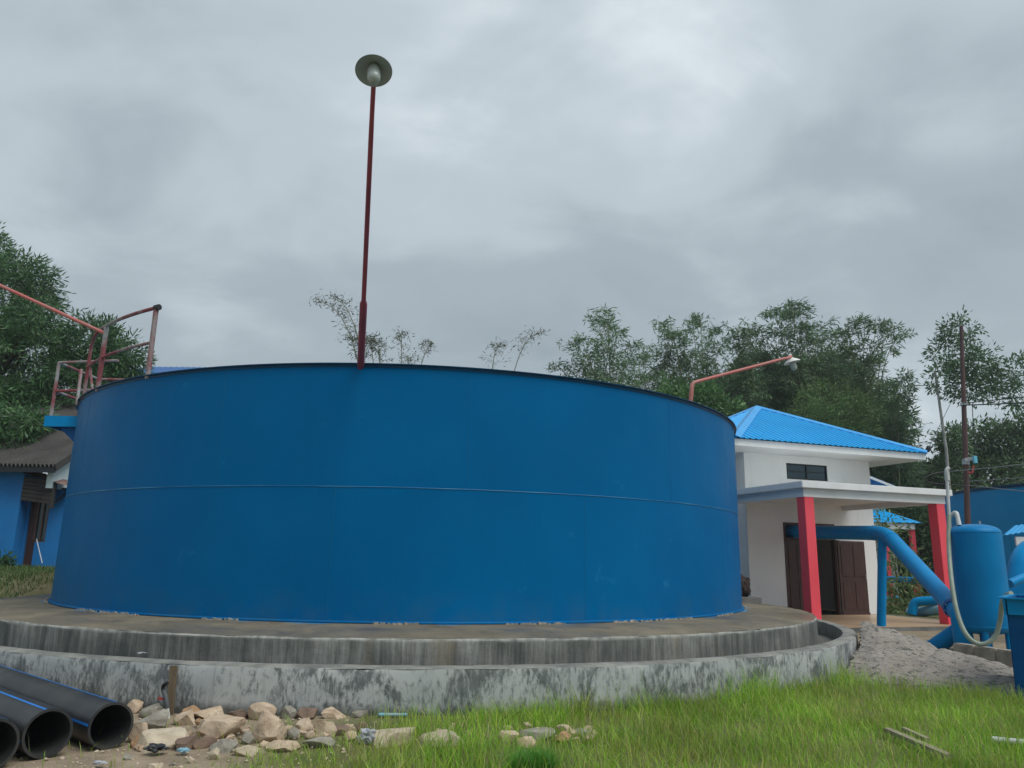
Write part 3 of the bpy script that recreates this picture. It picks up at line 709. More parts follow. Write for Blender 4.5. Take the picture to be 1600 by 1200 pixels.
# ================================================================== pipework, vessel, bin on the right
def wthing_mesh(mb, name, m, label, cat, group=None, smooth=50, kind=None):
    o = mb.build(name, m, None, smooth); return tag(o, label, cat, group, kind)
P0 = at(1228, 831, 22.6); P1 = at(1384, 833, 18.7); P2 = at(1491, 950, 15.3)
main = empty('delivery_pipe', P1, 0, 'thick bright blue pipe leaving the doorway and slanting down to the vessel', 'pipe')
path = bend([P0, P1, P2], .42, 8)
wpart(MB().tube(path, .175, 28), 'pipe_run', M['bright_blue_paint'], main, 40)
d01 = (P1-P0).normalized(); d12 = (P2-P1).normalized()
for c, d in ((P1-d01*.40, d01), (P1+d12*.42, d12)):
    wpart(MB().tube([c-d*.010, c+d*.010], .183, 28), 'weld_ring', M['bright_blue_paint'], main, 40)
wpart(MB().tube([P2-d12*.05, P2+d12*.03], .20, 28), 'flange', M['deep_blue_paint'], main, 40)
eb = P2+Vector((.12, .1, -.35))
wpart(MB().tube(bend([P2+d12*.02, P2+d12*.25, P2+d12*.25+Vector((.05, .05, -.7))], .2, 6), .172, 24), 'elbow', M['bright_blue_paint'], main, 40)
pb = at(1379, 990, 18.62)
wpart(MB().tube([Vector((pb.x, P1.y-.02, hgt(pb.x, pb.y)-.05)), Vector((P1.x-.10, P1.y-.02, P1.z-.12))], .10, 20), 'support_post', M['bright_blue_paint'], main, 40)
def bolts(c, d, rad, n, parent, r=.013, h=.09):
    d = Vector(d).normalized(); sx = d.orthogonal().normalized(); sy = d.cross(sx)
    for k in range(n):
        a = 2*PI*k/n; p = c+(sx*math.cos(a)+sy*math.sin(a))*rad
        wpart(MB().tube([p-d*h/2, p+d*h/2], r, 6), 'bolt', M['galvanised'], parent, None)
bolts(P2-d12*.01, d12, .188, 10, main, .011, .12)
# low pipe near the ground
g0 = at(1456, 1014, 15.9); g1 = at(1512, 976, 15.5)
low = empty('low_pipe', g0, 0, 'short blue pipe at ground level left under the blue vessel', 'pipe')
wpart(MB().tube([g0, g1], .155, 22), 'pipe_run', M['bright_blue_paint'], low, 40)
wpart(MB().tube([g0-(g1-g0).normalized()*.02, g0+(g1-g0).normalized()*.03], .17, 22), 'pipe_end', M['bright_blue_paint'], low, 40)
# pressure vessel
vc = at(1530, 905, 15.0); VZ0 = at(1530, 990, 15).z; VZ1 = at(1530, 819, 15).z; VR = .46
ves = empty('pressure_vessel', (vc.x, vc.y, VZ0-.3), 0, 'upright domed blue pressure vessel with a hose looped beneath it', 'vessel')
prof = [(.01, VZ0-.02)]
for k in range(1, 9):
    a = PI/2*k/8; prof.append((VR*math.sin(a)**.9, VZ0+.13-.15*math.cos(a)))
prof += [(VR, VZ0+.4), (VR, VZ1-.5), (VR, VZ1-.17)]
for k in range(1, 11):
    a = PI/2*k/10; prof.append((max(.005, VR*math.cos(a)**.85), VZ1-.17+.17*math.sin(a)))
mb = MB(); mb.lathe(prof, 48, (vc.x, vc.y, 0)); wpart(mb, 'shell', M['vessel_paint'], ves, 60)
for z in (VZ1-.16, VZ0+.14):
    mb = MB(); mb.lathe([(VR-.004, z-.013), (VR+.004, z-.006), (VR+.004, z+.006), (VR-.004, z+.013)], 48, (vc.x, vc.y, 0)); wpart(mb, 'weld_ring', M['vessel_paint'], ves, 60)
for k in range(4):
    a = PI/4+k*PI/2+.25; x, y = vc.x+.36*math.cos(a), vc.y+.36*math.sin(a)
    wpart(MB().tube([(x, y, hgt(x, y)-.05), (x, y, VZ0+.10)], .055, 12), 'leg', M['bright_blue_paint'], ves, 50)
wpart(MB().tube([(vc.x, vc.y, VZ0-.5), (vc.x, vc.y, VZ0+.02)], .10, 16), 'drain_nozzle', M['bright_blue_paint'], ves, 50)
nz = at(1562, 948, 14.75); dn = Vector((.75, -.6, 0)).normalized()
wpart(MB().tube([nz-dn*.3, nz+dn*.15], .085, 16), 'side_nozzle', M['bright_blue_paint'], ves, 50)
wpart(MB().tube([nz+dn*.10, nz+dn*.135], .15, 20).tube([nz+dn*.15, nz+dn*.185], .15, 20), 'flange', M['vessel_paint'], ves, 50)
bolts(nz+dn*.143, dn, .125, 8, ves, .011, .13)
lt = at(1556, 829, 15.0); wpart(MB().bar(lt+Vector((-.16, -.16, .03)), lt+Vector((.06, -.1, -.05)), .05, .02), 'lifting_lug', M['deep_blue_paint'], ves, None)
tb_ = at(1531, 819, 14.8); wpart(MB().tube([tb_+Vector((0, 0, -.03)), tb_+Vector((0, 0, .06))], .02, 8), 'vent_plug', M['galvanised'], ves, 50)
# white plastic riser beside the vessel
r0 = at(1479, 738, 15.2); r1 = at(1492, 958, 15.2)
pv = empty('plastic_riser', (r1.x, r1.y, .1), 0, 'thin white plastic riser pipe between the red column and vessel', 'pipe')
wpart(MB().tube([Vector((r1.x, r1.y, .1)), r1, lerp(r1, r0, .5), r0], .030, 12), 'riser', M['pvc_white'], pv, 50)
wpart(MB().tube([r0+Vector((0, 0, -.16)), r0+Vector((0, 0, .0))], .044, 14).tube(bend([r0+Vector((0, 0, -.01)), r0+Vector((.0, 0, .05)), r0+Vector((.06, .0, .09))], .03, 4), .036, 12), 'coupling', M['pvc_white'], pv, 50)
b5 = at(1484, 808, 15.15); b6 = at(1491, 801, 15.1); b7 = at(1499, 821, 14.95)
wpart(MB().tube(bend([b5, at(1494, 799, 15.05), b7], .10, 5), .042, 12), 'branch', M['pvc_white'], pv, 50)
# hose
hs = [at(1483, 805, 15.1), at(1482, 850, 14.95), at(1486, 905, 14.6), at(1494, 955, 14.35), at(1507, 990, 14.2), at(1524, 1006, 14.1), at(1540, 1007, 14.05), at(1556, 996, 14.0), at(1563, 970, 13.9), at(1565, 945, 13.7), at(1569, 932, 13.4), at(1580, 927, 13.2)]
def smooth_path(p, it=2):
    for _ in range(it):
        q = [p[0]]
        for a, b_ in zip(p[:-1], p[1:]): q += [a*.75+b_*.25, a*.25+b_*.75]
        p = q+[p[-1]]
    return p
hose = wthing_mesh(MB().tube(smooth_path(hs), .040, 12), 'hose', M['hose_green'], 'pale green hose looping from the riser under the vessel to the bin', 'hose')
# open blue steel bin at the right edge
bx = empty('steel_bin', (6.8, 10.9, 0), 0, 'dark blue open steel bin cut by the right edge of the picture', 'bin')
f0 = at(1588, 1092, 10.9); t0 = at(1571, 936, 10.75); zb = -.02
def bin_wall(c0, c1, name, mt):
    mb = MB(); o_ = []
    return mb
zt = t0.z; bw, bd = 1.7, 1.5
wx_ = Vector((.80, -.60, 0)); dx_ = Vector((.60, .80, 0)); c0_ = Vector((f0.x, f0.y, zb)); t0_ = Vector((t0.x, t0.y, zt))
B4 = [c0_, c0_+wx_*bw, c0_+wx_*bw+dx_*bd, c0_+dx_*bd]
T4 = [t0_, t0_+wx_*(bw+.1), t0_+wx_*(bw+.1)+dx_*(bd+.1), t0_+dx_*(bd+.1)]
for i in range(4):
    k = (i+1) % 4; inn = (sum(B4, Vector())/4-(B4[i]+B4[k])/2).normalized()*.012
    a, b_, c, d = B4[i], B4[k], T4[k], T4[i]
    wpart(MB().add([a, b_, c, d, a+inn, b_+inn, c+inn, d+inn], [(0,1,2,3), (7,6,5,4), (0,4,5,1), (3,2,6,7), (0,3,7,4), (1,5,6,2)]), 'side_plate', M['deep_blue_paint'], bx, None)
    q = (T4[k]-T4[i]).normalized(); out = -inn.normalized()
    wpart(MB().bar(T4[i]+Vector((0,0,-.10))+out*.02-q*.015*(1 if i % 2 else -1), T4[k]+Vector((0,0,-.10))+out*.02+q*.015*(1 if i % 2 else -1), .03, .20), 'rim_band', M['bright_blue_paint'], bx, None)
    wpart(MB().bar(T4[i]+Vector((0,0,.012))+out*.045, T4[k]+Vector((0,0,.012))+out*.045, .09, .02), 'rim_lip', M['bright_blue_paint'], bx, None)
# pipes beyond the vessel on the right
s0, s1, s2 = at(1660, 838, 17.5), at(1598, 866, 17.0), at(1588, 935, 16.8)
wthing_mesh(MB().tube(bend([s0, s1, s2], .35, 7), .24, 24), 'slanting_pipe', M['bright_blue_paint'], 'fat blue pipe bending down behind the vessel at the right edge', 'pipe')
s3, s4 = at(1578, 912, 16.2), at(1650, 880, 16.6)
wthing_mesh(MB().tube([s3, s4], .085, 16), 'branch_pipe', M['bright_blue_paint'], 'slim blue pipe under the fat bent pipe at right edge', 'pipe')
# kerb
ka, kb = Vector((atz(1466, 1004, .25).x, 14.6, 0)), Vector((atz(1578, 1018, .27).x, 12.9, 0))
kr = empty('kerb', ka, 0, 'weathered concrete kerb running in front of the blue vessel', 'kerb')
ka2 = ka+(ka-kb)*.15; kb2 = kb+(kb-ka)*.25
for i in range(5):
    a, b_ = lerp(ka2, kb2, i/5), lerp(ka2, kb2, (i+1)/5); g = (b_-a)*.006
    mb = MB().bar(a+g+Vector((0,0,.15)), b_-g+Vector((0,0,.15)), .20, .34)
    o = mb.build('kerb_stone', M['light_blue_paint'] if i == 3 else M['curb_concrete'], kr, None, .02); o.data.transform(Matrix.Translation(-ka))
    if i == 3: o['label'] = 'kerb stone with light blue paint'

# ================================================================== sand pile
sp0 = Vector((7.1, 13.6)); mb = MB(); nxs = 90; vs = []; 
def sandh(x, y):
    h = 0
    for cx, cy, rx, ry, hh in ((6.3, 14.0, 1.5, 1.7, .70), (7.0, 13.0, 1.25, 1.2, .36), (7.2, 12.0, 1.0, 1.1, .16), (5.9, 12.7, 1.0, 1.2, .38)):
        d = math.hypot((x-cx)/rx, (y-cy)/ry); h = max(h, hh*max(0, 1-d)**.8 + 0) if d < 1 else h
    h += .10*mnoise.noise(Vector((x*1.6, y*1.6, 3)))*min(1, h*6)+.04*mnoise.noise(Vector((x*5, y*5, 7)))*min(1, h*8)+.018*mnoise.noise(Vector((x*14, y*14, 1)))*min(1, h*8)
    return h
X0, X1, Y0, Y1 = 4.2, 9.6, 10.6, 16.0; nn = 130
for j in range(nn+1):
    for i in range(nn+1):
        x = X0+(X1-X0)*i/nn; y = Y0+(Y1-Y0)*j/nn; h = sandh(x, y); vs.append((x, y, hgt(x, y)+(h if h > .004 else -.06)))
fs = [(j*(nn+1)+i, j*(nn+1)+i+1, (j+1)*(nn+1)+i+1, (j+1)*(nn+1)+i) for j in range(nn) for i in range(nn)]
keep = [f for f in fs if math.hypot(vs[f[0]][0]-FX, vs[f[0]][1]-FY) > 9.03 and max(vs[k][2]-hgt(vs[k][0], vs[k][1]) for k in f) > -.03]
wthing_mesh(MB().add(vs, keep), 'sand_pile', M['sand'], 'low heap of grey sand with dark flecks beside the ring wall', 'sand pile', smooth=180)

# ================================================================== black pipes, left foreground
def hdpe(E, ang, length, r, label, seed):
    t = empty('plastic_pipe', E, 0, label, 'pipe', 'black pipes with blue stripes lying at the left')
    d = Vector((math.cos(ang), math.sin(ang), 0)); sx = Vector((-d.y, d.x, 0)); q = Matrix((sx, Vector((0,0,1)), d)).transposed().to_4x4()
    rot = seed*.5
    mb = MB(); mb.lathe([(r, .0), (r, .5*length), (r, length)], 48, (0,0,0), q); mb.lathe([(r, 0), (r-.022, .0)], 48, (0,0,0), q); mb.build('barrel', M['hdpe_black'], t, 50)
    mb = MB(); mb.lathe([(r-.021, .001), (r-.021, length)], 48, (0,0,0), q); mb.build('bore', M['hdpe_inside'], t, 50)
    for k in range(4):
        a = k*PI/2+rot; mb = MB(); mb.lathe([(r+.0015, .005), (r+.0015, length-.005)], 2, (0,0,0), q, a-.055, a+.055); mb.build('stripe', M['hdpe_blue_stripe'], t)
    return t
pa = R_(138.7); PR = .195
hdpe(Vector((-3.50, 7.34, hgt(-3.5, 7.34)+PR)), pa, 6, PR, 'black plastic pipe with blue stripes, farthest of the three at the left', PI+.28)
hdpe(Vector((-3.84, 6.96, hgt(-3.8, 6.9)+PR)), pa, 6, PR, 'black plastic pipe with blue stripes, middle one of the three at the left', PI-.4)
hdpe(Vector((-4.06, 6.58, hgt(-4, 6.6)+PR)), pa, 6, PR, 'black plastic pipe with blue stripes, nearest one in the bottom left corner', PI+.9)

# ================================================================== rocks
def rockmesh(sx, sy, sz, seed, flat=0):
    rnd = random.Random(seed); bm = bmesh.new(); bmesh.ops.create_icosphere(bm, subdivisions=4, radius=1)
    pl = []
    for i in range(17):
        n = Vector((rnd.gauss(0,1), rnd.gauss(0,1), rnd.gauss(0,.9))).normalized(); pl.append((n, rnd.uniform(.46, .80)))
    if flat: pl.append((Vector((rnd.uniform(-.08,.08), -.16, 1)).normalized(), .28))
    for v in bm.verts:
        p = v.co.copy()
        for n, d in pl:
            k = p.dot(n)
            if k > d: p -= n*(k-d)
        p += p.normalized()*(.035*mnoise.noise(p*2.3+Vector((seed, 0, 0)))+.03*mnoise.noise(p*6+Vector((0, seed, 0))))
        if flat: p.z = max(-1, min(.8+.12*p.x-.2*p.y, p.z*2.8)); p.x *= 1.15; p.y *= 1.9
        v.co = Vector((p.x*sx, p.y*sy, p.z*sz))
    me = bpy.data.meshes.new('rock'); bm.to_mesh(me); bm.free(); return me
ROCKS = [ # px, py(bottom), width px, height px, material, flat, label
 (218,1150,34,40,'rock_tan',0,'tan boulder beside the open mouth of the farthest black pipe'),
 (240,1128,48,28,'rock_grey',0,'grey green stone behind the plastic tap pipe'),
 (262,1158,76,24,'rock_pale',1,'large flat topped pale slab in front of the tap'),
 (288,1124,42,24,'rock_tan',0,'tan stone right behind the wooden stake'),
 (219,1158,28,22,'rock_orange',0,'small orange stone at the left of the flat slab'),
 (342,1146,100,40,'rock_tan',0,'largest long tan and orange boulder against the ring wall'),
 (322,1162,38,24,'rock_brown',0,'brown stone in front of the long boulder'),
 (296,1163,26,20,'rock_brown',1,'small brown stone at right end of the flat slab'),
 (352,1168,50,20,'rock_grey',0,'low greyish stone below the long boulder'),
 (388,1157,24,18,'rock_grey',0,'small grey stone between the two big boulders'),
 (418,1153,62,44,'rock_tan',0,'rounded tan boulder right of the long one'),
 (384,1175,40,20,'rock_pale',0,'pale stone on the soil below the rounded boulder'),
 (335,1181,22,20,'rock_pale',0,'small whitish stone at the edge of the soil patch'),
 (240,1199,26,16,'rock_pale',0,'whitish stone at the bottom edge of the picture'),
 (474,1144,28,26,'rock_tan',0,'smaller upright tan stone beside the rounded boulder'),
 (504,1150,36,30,'rock_tan',0,'cream coloured wedge shaped stone before the wall'),
 (458,1151,24,18,'rock_grey',0,'small grey stone wedged below the upright one'),
 (447,1168,46,20,'rock_tan',0,'half buried tan stone at the grass edge'),
 (495,1164,44,16,'rock_grey',0,'low flat stone in the grass under the wedge stone'),
 (535,1146,40,18,'rock_brown',0,'dark stone behind the white plastic bag'),
 (564,1141,20,15,'rock_brown',0,'small dark stone touching the wall foot'),
 (607,1156,70,20,'rock_pale',1,'flat pale block half hidden in grass right of the bag'),
 (682,1156,62,16,'rock_pale',1,'low pale block sunk in the grass mid picture'),
 (790,1155,36,24,'rock_tan',0,'tan stone in the grass, leftmost of the middle group'),
 (824,1160,38,17,'rock_tan',0,'rounded low stone in the middle grass group'),
 (840,1147,48,12,'rock_grey',1,'thin flat stone lying at the wall foot'),
 (880,1154,28,18,'rock_orange',0,'yellowish stone in the grass, right of the flat one'),
 (908,1144,36,13,'rock_grey',0,'grey stone at the right end of the middle group'),
 (316,1130,22,16,'rock_orange',0,'reddish stone squeezed behind the long boulder'),
 (200,1178,16,9,'rock_grey',0,'pebble on the soil in front of the farthest pipe'),
 (300,1185,14,9,'rock_pale',0,'pale pebble in the middle of the soil patch'),
 (270,1188,12,7,'rock_grey',0,'grey pebble near the black plastic scrap'),
]
for i, (px, py, w, h, m, flat, lab) in enumerate(ROCKS):
    p = atz(px, py, .03); sc_ = p.y/FPX*1.02
    dcen = math.hypot(p.x-FX, p.y-FY); sx = w*sc_/2*1.18; sz = h*sc_/2*1.38; sy = (sx+sz)/2*.85
    need = 9.0+sy*.6
    if dcen < need:
        k = (need-dcen)/dcen; p.x += (p.x-FX)*k; p.y += (p.y-FY)*k
    o = tag(link_mesh('rock', rockmesh(sx, sy, sz, i+3, flat), M[m], None, 22), lab, 'rock', 'rocks along the foot of the ring wall')
    o.location = (p.x, p.y, hgt(p.x, p.y)+sz*(.32 if flat else .40)); o.rotation_euler = (random.Random(i).uniform(-.12, .12), random.Random(i+50).uniform(-.15, .15), random.Random(i+9).uniform(-.35, .35))

# back row: stones leaning on the foot of the wall
ORD = ('first', 'second', 'third', 'fourth', 'fifth', 'sixth', 'seventh', 'eighth', 'ninth', 'tenth', 'eleventh')
for i, (a_, w, h, m) in enumerate(((257.2,.15,.10,'rock_tan'), (258.9,.20,.13,'rock_grey'), (261.6,.17,.12,'rock_orange'), (263.2,.22,.13,'rock_tan'), (265.0,.14,.10,'rock_brown'), (266.5,.19,.13,'rock_tan'), (268.2,.13,.11,'rock_grey'), (269.6,.17,.10,'rock_brown'), (271.3,.15,.09,'rock_tan'), (273.1,.13,.08,'rock_grey'))):
    rr2 = random.Random(70+i); rad = 9.0+w*.55; x = FX+rad*math.cos(R_(a_)); y = FY+rad*math.sin(R_(a_))
    o = tag(link_mesh('rock', rockmesh(w, w*.75, h, 300+i), M[m], None, 22), ('stone leaning on the ring wall, %s of that back row counted from the left' % ORD[i]), 'rock', 'rocks along the foot of the ring wall')
    o.location = (x, y, hgt(x, y)+h*.30); o.rotation_euler = (rr2.uniform(-.3, .3), rr2.uniform(-.2, .2), R_(a_+90)+rr2.uniform(-.4, .4))

# filler rubble wedged between the boulders, one heap nobody could count
bmr = bmesh.new(); rr_ = random.Random(31)
for i in range(130):
    px = rr_.uniform(205, 560) if i < 105 else rr_.uniform(590, 930); a = rr_.gauss(0, 1)
    p = atz(px, rr_.uniform(1132, 1168) if px < 450 else rr_.uniform(1138, 1156), .02); z_ = rr_.uniform(.02, .055)
    if math.hypot(p.x-FX, p.y-FY) < 9.03: continue
    me_ = rockmesh(z_*rr_.uniform(1, 1.8), z_*rr_.uniform(1, 1.5), z_, 200+i); me_.transform(Matrix.Translation((p.x, p.y, hgt(p.x, p.y)+z_*.4)) @ Matrix.Rotation(rr_.uniform(0, 6), 4, 'Z'))
    bt = bmesh.new(); bt.from_mesh(me_); bmesh.ops.unsubdivide(bt, verts=bt.verts, iterations=4); bt.to_mesh(me_); bt.free(); bmr.from_mesh(me_); bpy.data.meshes.remove(me_)
mer = bpy.data.meshes.new('rubble'); bmr.to_mesh(mer); bmr.free()
tag(link_mesh('rubble', mer, M['rock_tan'], None, 25), 'small broken stones filling the gaps between the boulders', 'rubble', kind='stuff')
# gravel and crumbs on the soil patch
rnd = random.Random(8); mb = MB()
for i in range(900):
    x = rnd.uniform(-4.6, -1.2); y = rnd.uniform(5.6, 8.95); s = rnd.choice((.006, .008, .011, .016))*rnd.uniform(.6, 1.4)
    if math.hypot(x-FX, y-FY) < 9.05: continue
    p = Vector((x, y, hgt(x, y)+s*.3)); Mx = Matrix.Translation(p) @ Matrix.Rotation(rnd.uniform(0, 6), 4, 'Z') @ Matrix.Rotation(rnd.uniform(-.6, .6), 4, 'X')
    vs = [Mx @ Vector(q)*1 for q in ((s*1.3,0,0),(0,s,0),(-s,0,s*.2),(0,-s*1.2,0),(0,0,s*.8),(0,0,-s*.6))]
    mb.add(vs, [(0,1,4),(1,2,4),(2,3,4),(3,0,4),(1,0,5),(2,1,5),(3,2,5),(0,3,5)])
tag(mb.build('gravel', M['rock_pale']), 'small stones scattered over the bare soil by the pipes', 'gravel', kind='stuff')

# ------------------------------------------------------------------ stake, tap, litter
st0 = at(264.5, 1126, 8.90); st1 = at(271.5, 1040, 8.93)
wthing_mesh(MB().bar(st0, st1, .075, .028, (0, 1, 0)), 'wooden_stake', M['weathered_wood'], 'weathered wooden stake standing against the ring wall by the tap', 'stake', smooth=None)
ty = st0.y-.13
tp = empty('garden_tap', at(263, 1122, ty), 0, 'grey plastic water tap with red handle tied to the stake', 'tap')
wpart(MB().tube([at(264, 1128, ty), at(261, 1103, ty)], .018, 12), 'pipe_stub', M['pvc_white'], tp)
wpart(MB().tube([at(261.5, 1106, ty), at(259, 1090, ty), at(255, 1078, ty)], [.026, .024, .022], 12), 'valve_body', M['pvc_grey'], tp)
wpart(MB().tube(bend([at(255, 1080, ty), at(254.5, 1071, ty), at(262, 1067, ty-.02)], .03, 4), .02, 10), 'spout_elbow', M['black_rubber'], tp)
wpart(MB().bar(at(247.5, 1091, ty), at(255, 1092, ty), .025, .022), 'tap_handle', M['red_plastic'], tp, None)
def crumple(w, h, seed, m, name, label, cat, loc, rz=0):
    bm = bmesh.new(); bmesh.ops.create_icosphere(bm, subdivisions=3, radius=1)
    for v in bm.verts:
        p = v.co.copy(); f = 1+.55*mnoise.noise(p*1.8+Vector((seed, 0, 0)))+.35*mnoise.noise(p*4.5+Vector((0, seed, 0)))
        v.co = Vector((p.x*w/2*f, p.y*w/3*f, p.z*h/2*f))
    me = bpy.data.meshes.new(name); bm.to_mesh(me); bm.free()
    o = tag(link_mesh(name, me, m), label, cat); o.location = loc; o.rotation_euler = (0, 0, rz); return o
q = atz(573, 1162, .02); crumple(.15, .14, 2.1, M['plastic_bag'], 'plastic_bag', 'crumpled white plastic bag caught in the grass by the rocks', 'bag', q+Vector((0, 0, .06)))
q = atz(244, 1174, .02); crumple(.17, .06, 5.3, M['black_plastic'], 'plastic_scrap', 'crumpled black plastic scrap on the bare soil', 'litter', q+Vector((0, 0, .03)))
q = atz(286, 1175, .02); crumple(.10, .035, 7.7, M['light_blue_paint'], 'plastic_scrap', 'small light blue scrap on the soil under the slab', 'litter', q+Vector((0, 0, .015)))
q = atz(217, 1022, .505); crumple(.11, .018, 3.3, M['plastic_bag'], 'paper_scrap', 'white paper scrap lying on top of the ring wall', 'litter', q+Vector((0, .05, .008)))
q = atz(155, 1194, .02); crumple(.10, .03, 9.3, M['plastic_bag'], 'paper_scrap', 'white scrap on the ground at the bottom left', 'litter', q+Vector((0, 0, .012)))
la, lb = at(594, 1134.5, 8.88-.02), at(652, 1134, 8.86-.02)
wthing_mesh(MB().tube([Vector((la.x, 8.72, .05)), Vector((lb.x-.1, 8.74, .05))], .018, 10), 'pipe_offcut', M['light_blue_paint'], 'light blue pipe offcut lying along the wall foot', 'pipe')
# boards in the grass
for a, b_, w, lab in (((1386, 1140), (1484, 1182), .07, 'longer grey board lying in the grass at the right'), ((1412, 1139), (1450, 1156), .045, 'short grey board just behind the longer one')):
    p, q = atz(*a, .10), atz(*b_, .08)
    wthing_mesh(MB().bar(p, q, w, .035), 'wood_board', M['grey_wood'], lab, 'board', 'boards in the grass', None)
p, q = atz(1549, 1155, .10), atz(1640, 1164, .10)
wthing_mesh(MB().tube([p, q], .028, 12), 'pipe_offcut', M['pvc_white'], 'white plastic pipe piece in the grass at the right edge', 'pipe')

# ================================================================== grass
rng = np.random.default_rng(11)
def hgt_np(x, y): return np.array([hgt(a, b) for a, b in zip(x, y)])
def blades(name, pos, h, w, lean, m, seed=0, nseg=3):
    rg = np.random.default_rng(seed); n = len(pos)
    az = rg.uniform(0, 2*PI, n); dirx = np.stack([np.cos(az), np.sin(az), np.zeros(n)], 1); fa = az+PI/2+rg.normal(0, .5, n); side = np.stack([np.cos(fa), np.sin(fa), np.zeros(n)], 1)
    lv = nseg; V = []; ks = []
    for k in range(lv+1):
        t = k/lv; cen = pos+dirx*(lean*h*(t**2))[:, None]; cen = cen.copy(); cen[:, 2] += h*t*(1-.28*lean*t)
        if k < lv:
            ww = (w*(1-.55*t))[:, None]*.5; V.append(cen-side*ww); V.append(cen+side*ww)
        else: V.append(cen)
    m_ = len(V); arr = np.stack(V, 1).reshape(-1, 3); base = (np.arange(n)*m_)[:, None]
    quads = np.concatenate([base+np.array([[2*k, 2*k+1, 2*k+3, 2*k+2]]) for k in range(lv-1)], 1).reshape(-1, 4)
    tris = base+np.array([[2*(lv-1), 2*(lv-1)+1, 2*lv]])
    me = bpy.data.meshes.new(name); me.vertices.add(len(arr)); me.vertices.foreach_set('co', arr.astype(np.float32).ravel())
    lt = np.concatenate([quads.ravel(), tris.ravel()]); me.loops.add(len(lt)); me.loops.foreach_set('vertex_index', lt.astype(np.int32))
    ln = np.concatenate([np.full(len(quads), 4), np.full(len(tris), 3)]); me.polygons.add(len(ln))
    me.polygons.foreach_set('loop_start', np.concatenate([[0], np.cumsum(ln)[:-1]]).astype(np.int32))
    me.polygons.foreach_set('use_smooth', np.ones(len(ln), dtype=bool))
    me.update(); me.validate()
    return link_mesh(name, me, m)
def gmask(x, y):
    d = math.hypot(x-FX, y-FY)
    if d < 9.0: return 0
    g = sstep(-2.3, -.8, x+.9*mnoise.noise(Vector((x*.9, y*.9, 2)))+(7.6-y)*.55)      # bare soil on the left
    g = max(g, .05 if y < 8.8 else 0)
    sh = sandh(x, y) if (X0 < x < X1 and Y0 < y < Y1) else 0
    g *= 1-sstep(.05, .22, sh)*.97
    if x > 6.6 and 10.7 < y < 12.6: g = 0
    g *= .55+.75*sstep(-.35, .35, mnoise.noise(Vector((x*1.1, y*1.1, 8))))
    if y > 12.4 and x > 4: g *= .25
    for (cx, cy, r) in ROCKXY:
        if math.hypot(x-cx, y-cy) < r: g *= .25
    return g
ROCKXY = [(o.location.x, o.location.y, max(o.dimensions.x, .1)*.55) for o in bpy.data.objects if o.name.startswith('rock')]
def scatter(n, x0, x1, y0, y1, seed):
    rg = random.Random(seed); out = []
    for _ in range(n):
        x = rg.uniform(x0, x1); y = rg.uniform(y0, y1)
        # keep roughly to what a viewer near the camera can see
        if abs(x) > .86*y+1.2: continue
        if rg.random() < gmask(x, y): out.append((x, y))
    a = np.array(out); return np.column_stack([a, hgt_np(a[:, 0], a[:, 1])-.01])
gp = scatter(150000, -4.5, 9.5, 5.2, 13.0, 1); n = len(gp)
cl = np.array([mnoise.noise(Vector((p[0]*.8, p[1]*.8, 21))) for p in gp])
hh = (rng.gamma(5, .2, n)*.135*(1+.5*cl)).clip(.05, .34)
hh *= np.where(gp[:, 0] < -1.2, .75, 1.0)
dw = np.hypot(gp[:, 0]-FX, gp[:, 1]-FY); hh *= 1+.7*np.clip((9.7-dw)/.6, 0, 1)*np.clip((gp[:, 0]+.6)/1.2, 0, 1)*(.6+.8*np.clip(cl+.3, 0, 1))
tag(blades('grass', gp, hh, rng.uniform(.004, .0085, n), rng.uniform(.15, .95, n), M['grass_blade'], 5), 'long green and yellowish grass covering the foreground', 'grass', kind='stuff')
gp2 = scatter(5200, -4.5, 9.0, 5.2, 12.5, 2); n = len(gp2)
tag(blades('straw_grass', gp2, rng.uniform(.14, .38, n), rng.uniform(.002, .004, n), rng.uniform(.1, .7, n), M['straw_blade'], 9), 'dry straw stems standing among the grass', 'grass', kind='stuff')
# bright tuft at the bottom middle
tc_ = atz(832, 1200, .0); n = 1500
aa = rng.uniform(0, 2*PI, n); rr = .17*np.sqrt(rng.uniform(0, 1, n)); tp_ = np.column_stack([tc_.x+rr*np.cos(aa), tc_.y-.1+rr*np.sin(aa), np.zeros(n)]); tp_[:, 2] = hgt_np(tp_[:, 0], tp_[:, 1])-.01
tag(blades('grass_tuft', tp_, rng.uniform(.14, .27, n), rng.uniform(.004, .007, n), rng.uniform(.2, 1.1, n), M['grass_tuft_blade'], 12), 'dense bright green grass tuft at the bottom middle', 'grass tuft')
# slope behind the ring at the left
out = []; rg = random.Random(77)
for _ in range(52000):
    x = rg.uniform(-17, -7); y = rg.uniform(12, 22)
    if math.hypot(x-FX, y-FY) > 9.04 and y < 21.2: out.append((x, y))
a = np.array(out); gp3 = np.column_stack([a, hgt_np(a[:, 0], a[:, 1])-.01]); n = len(gp3)
tag(blades('slope_grass', gp3, rng.uniform(.06, .17, n), rng.uniform(.012, .02, n), rng.uniform(.2, 1, n), M['olive_leaf'], 14, 2), 'short thin grass on the slope before the blue house', 'grass', kind='stuff')

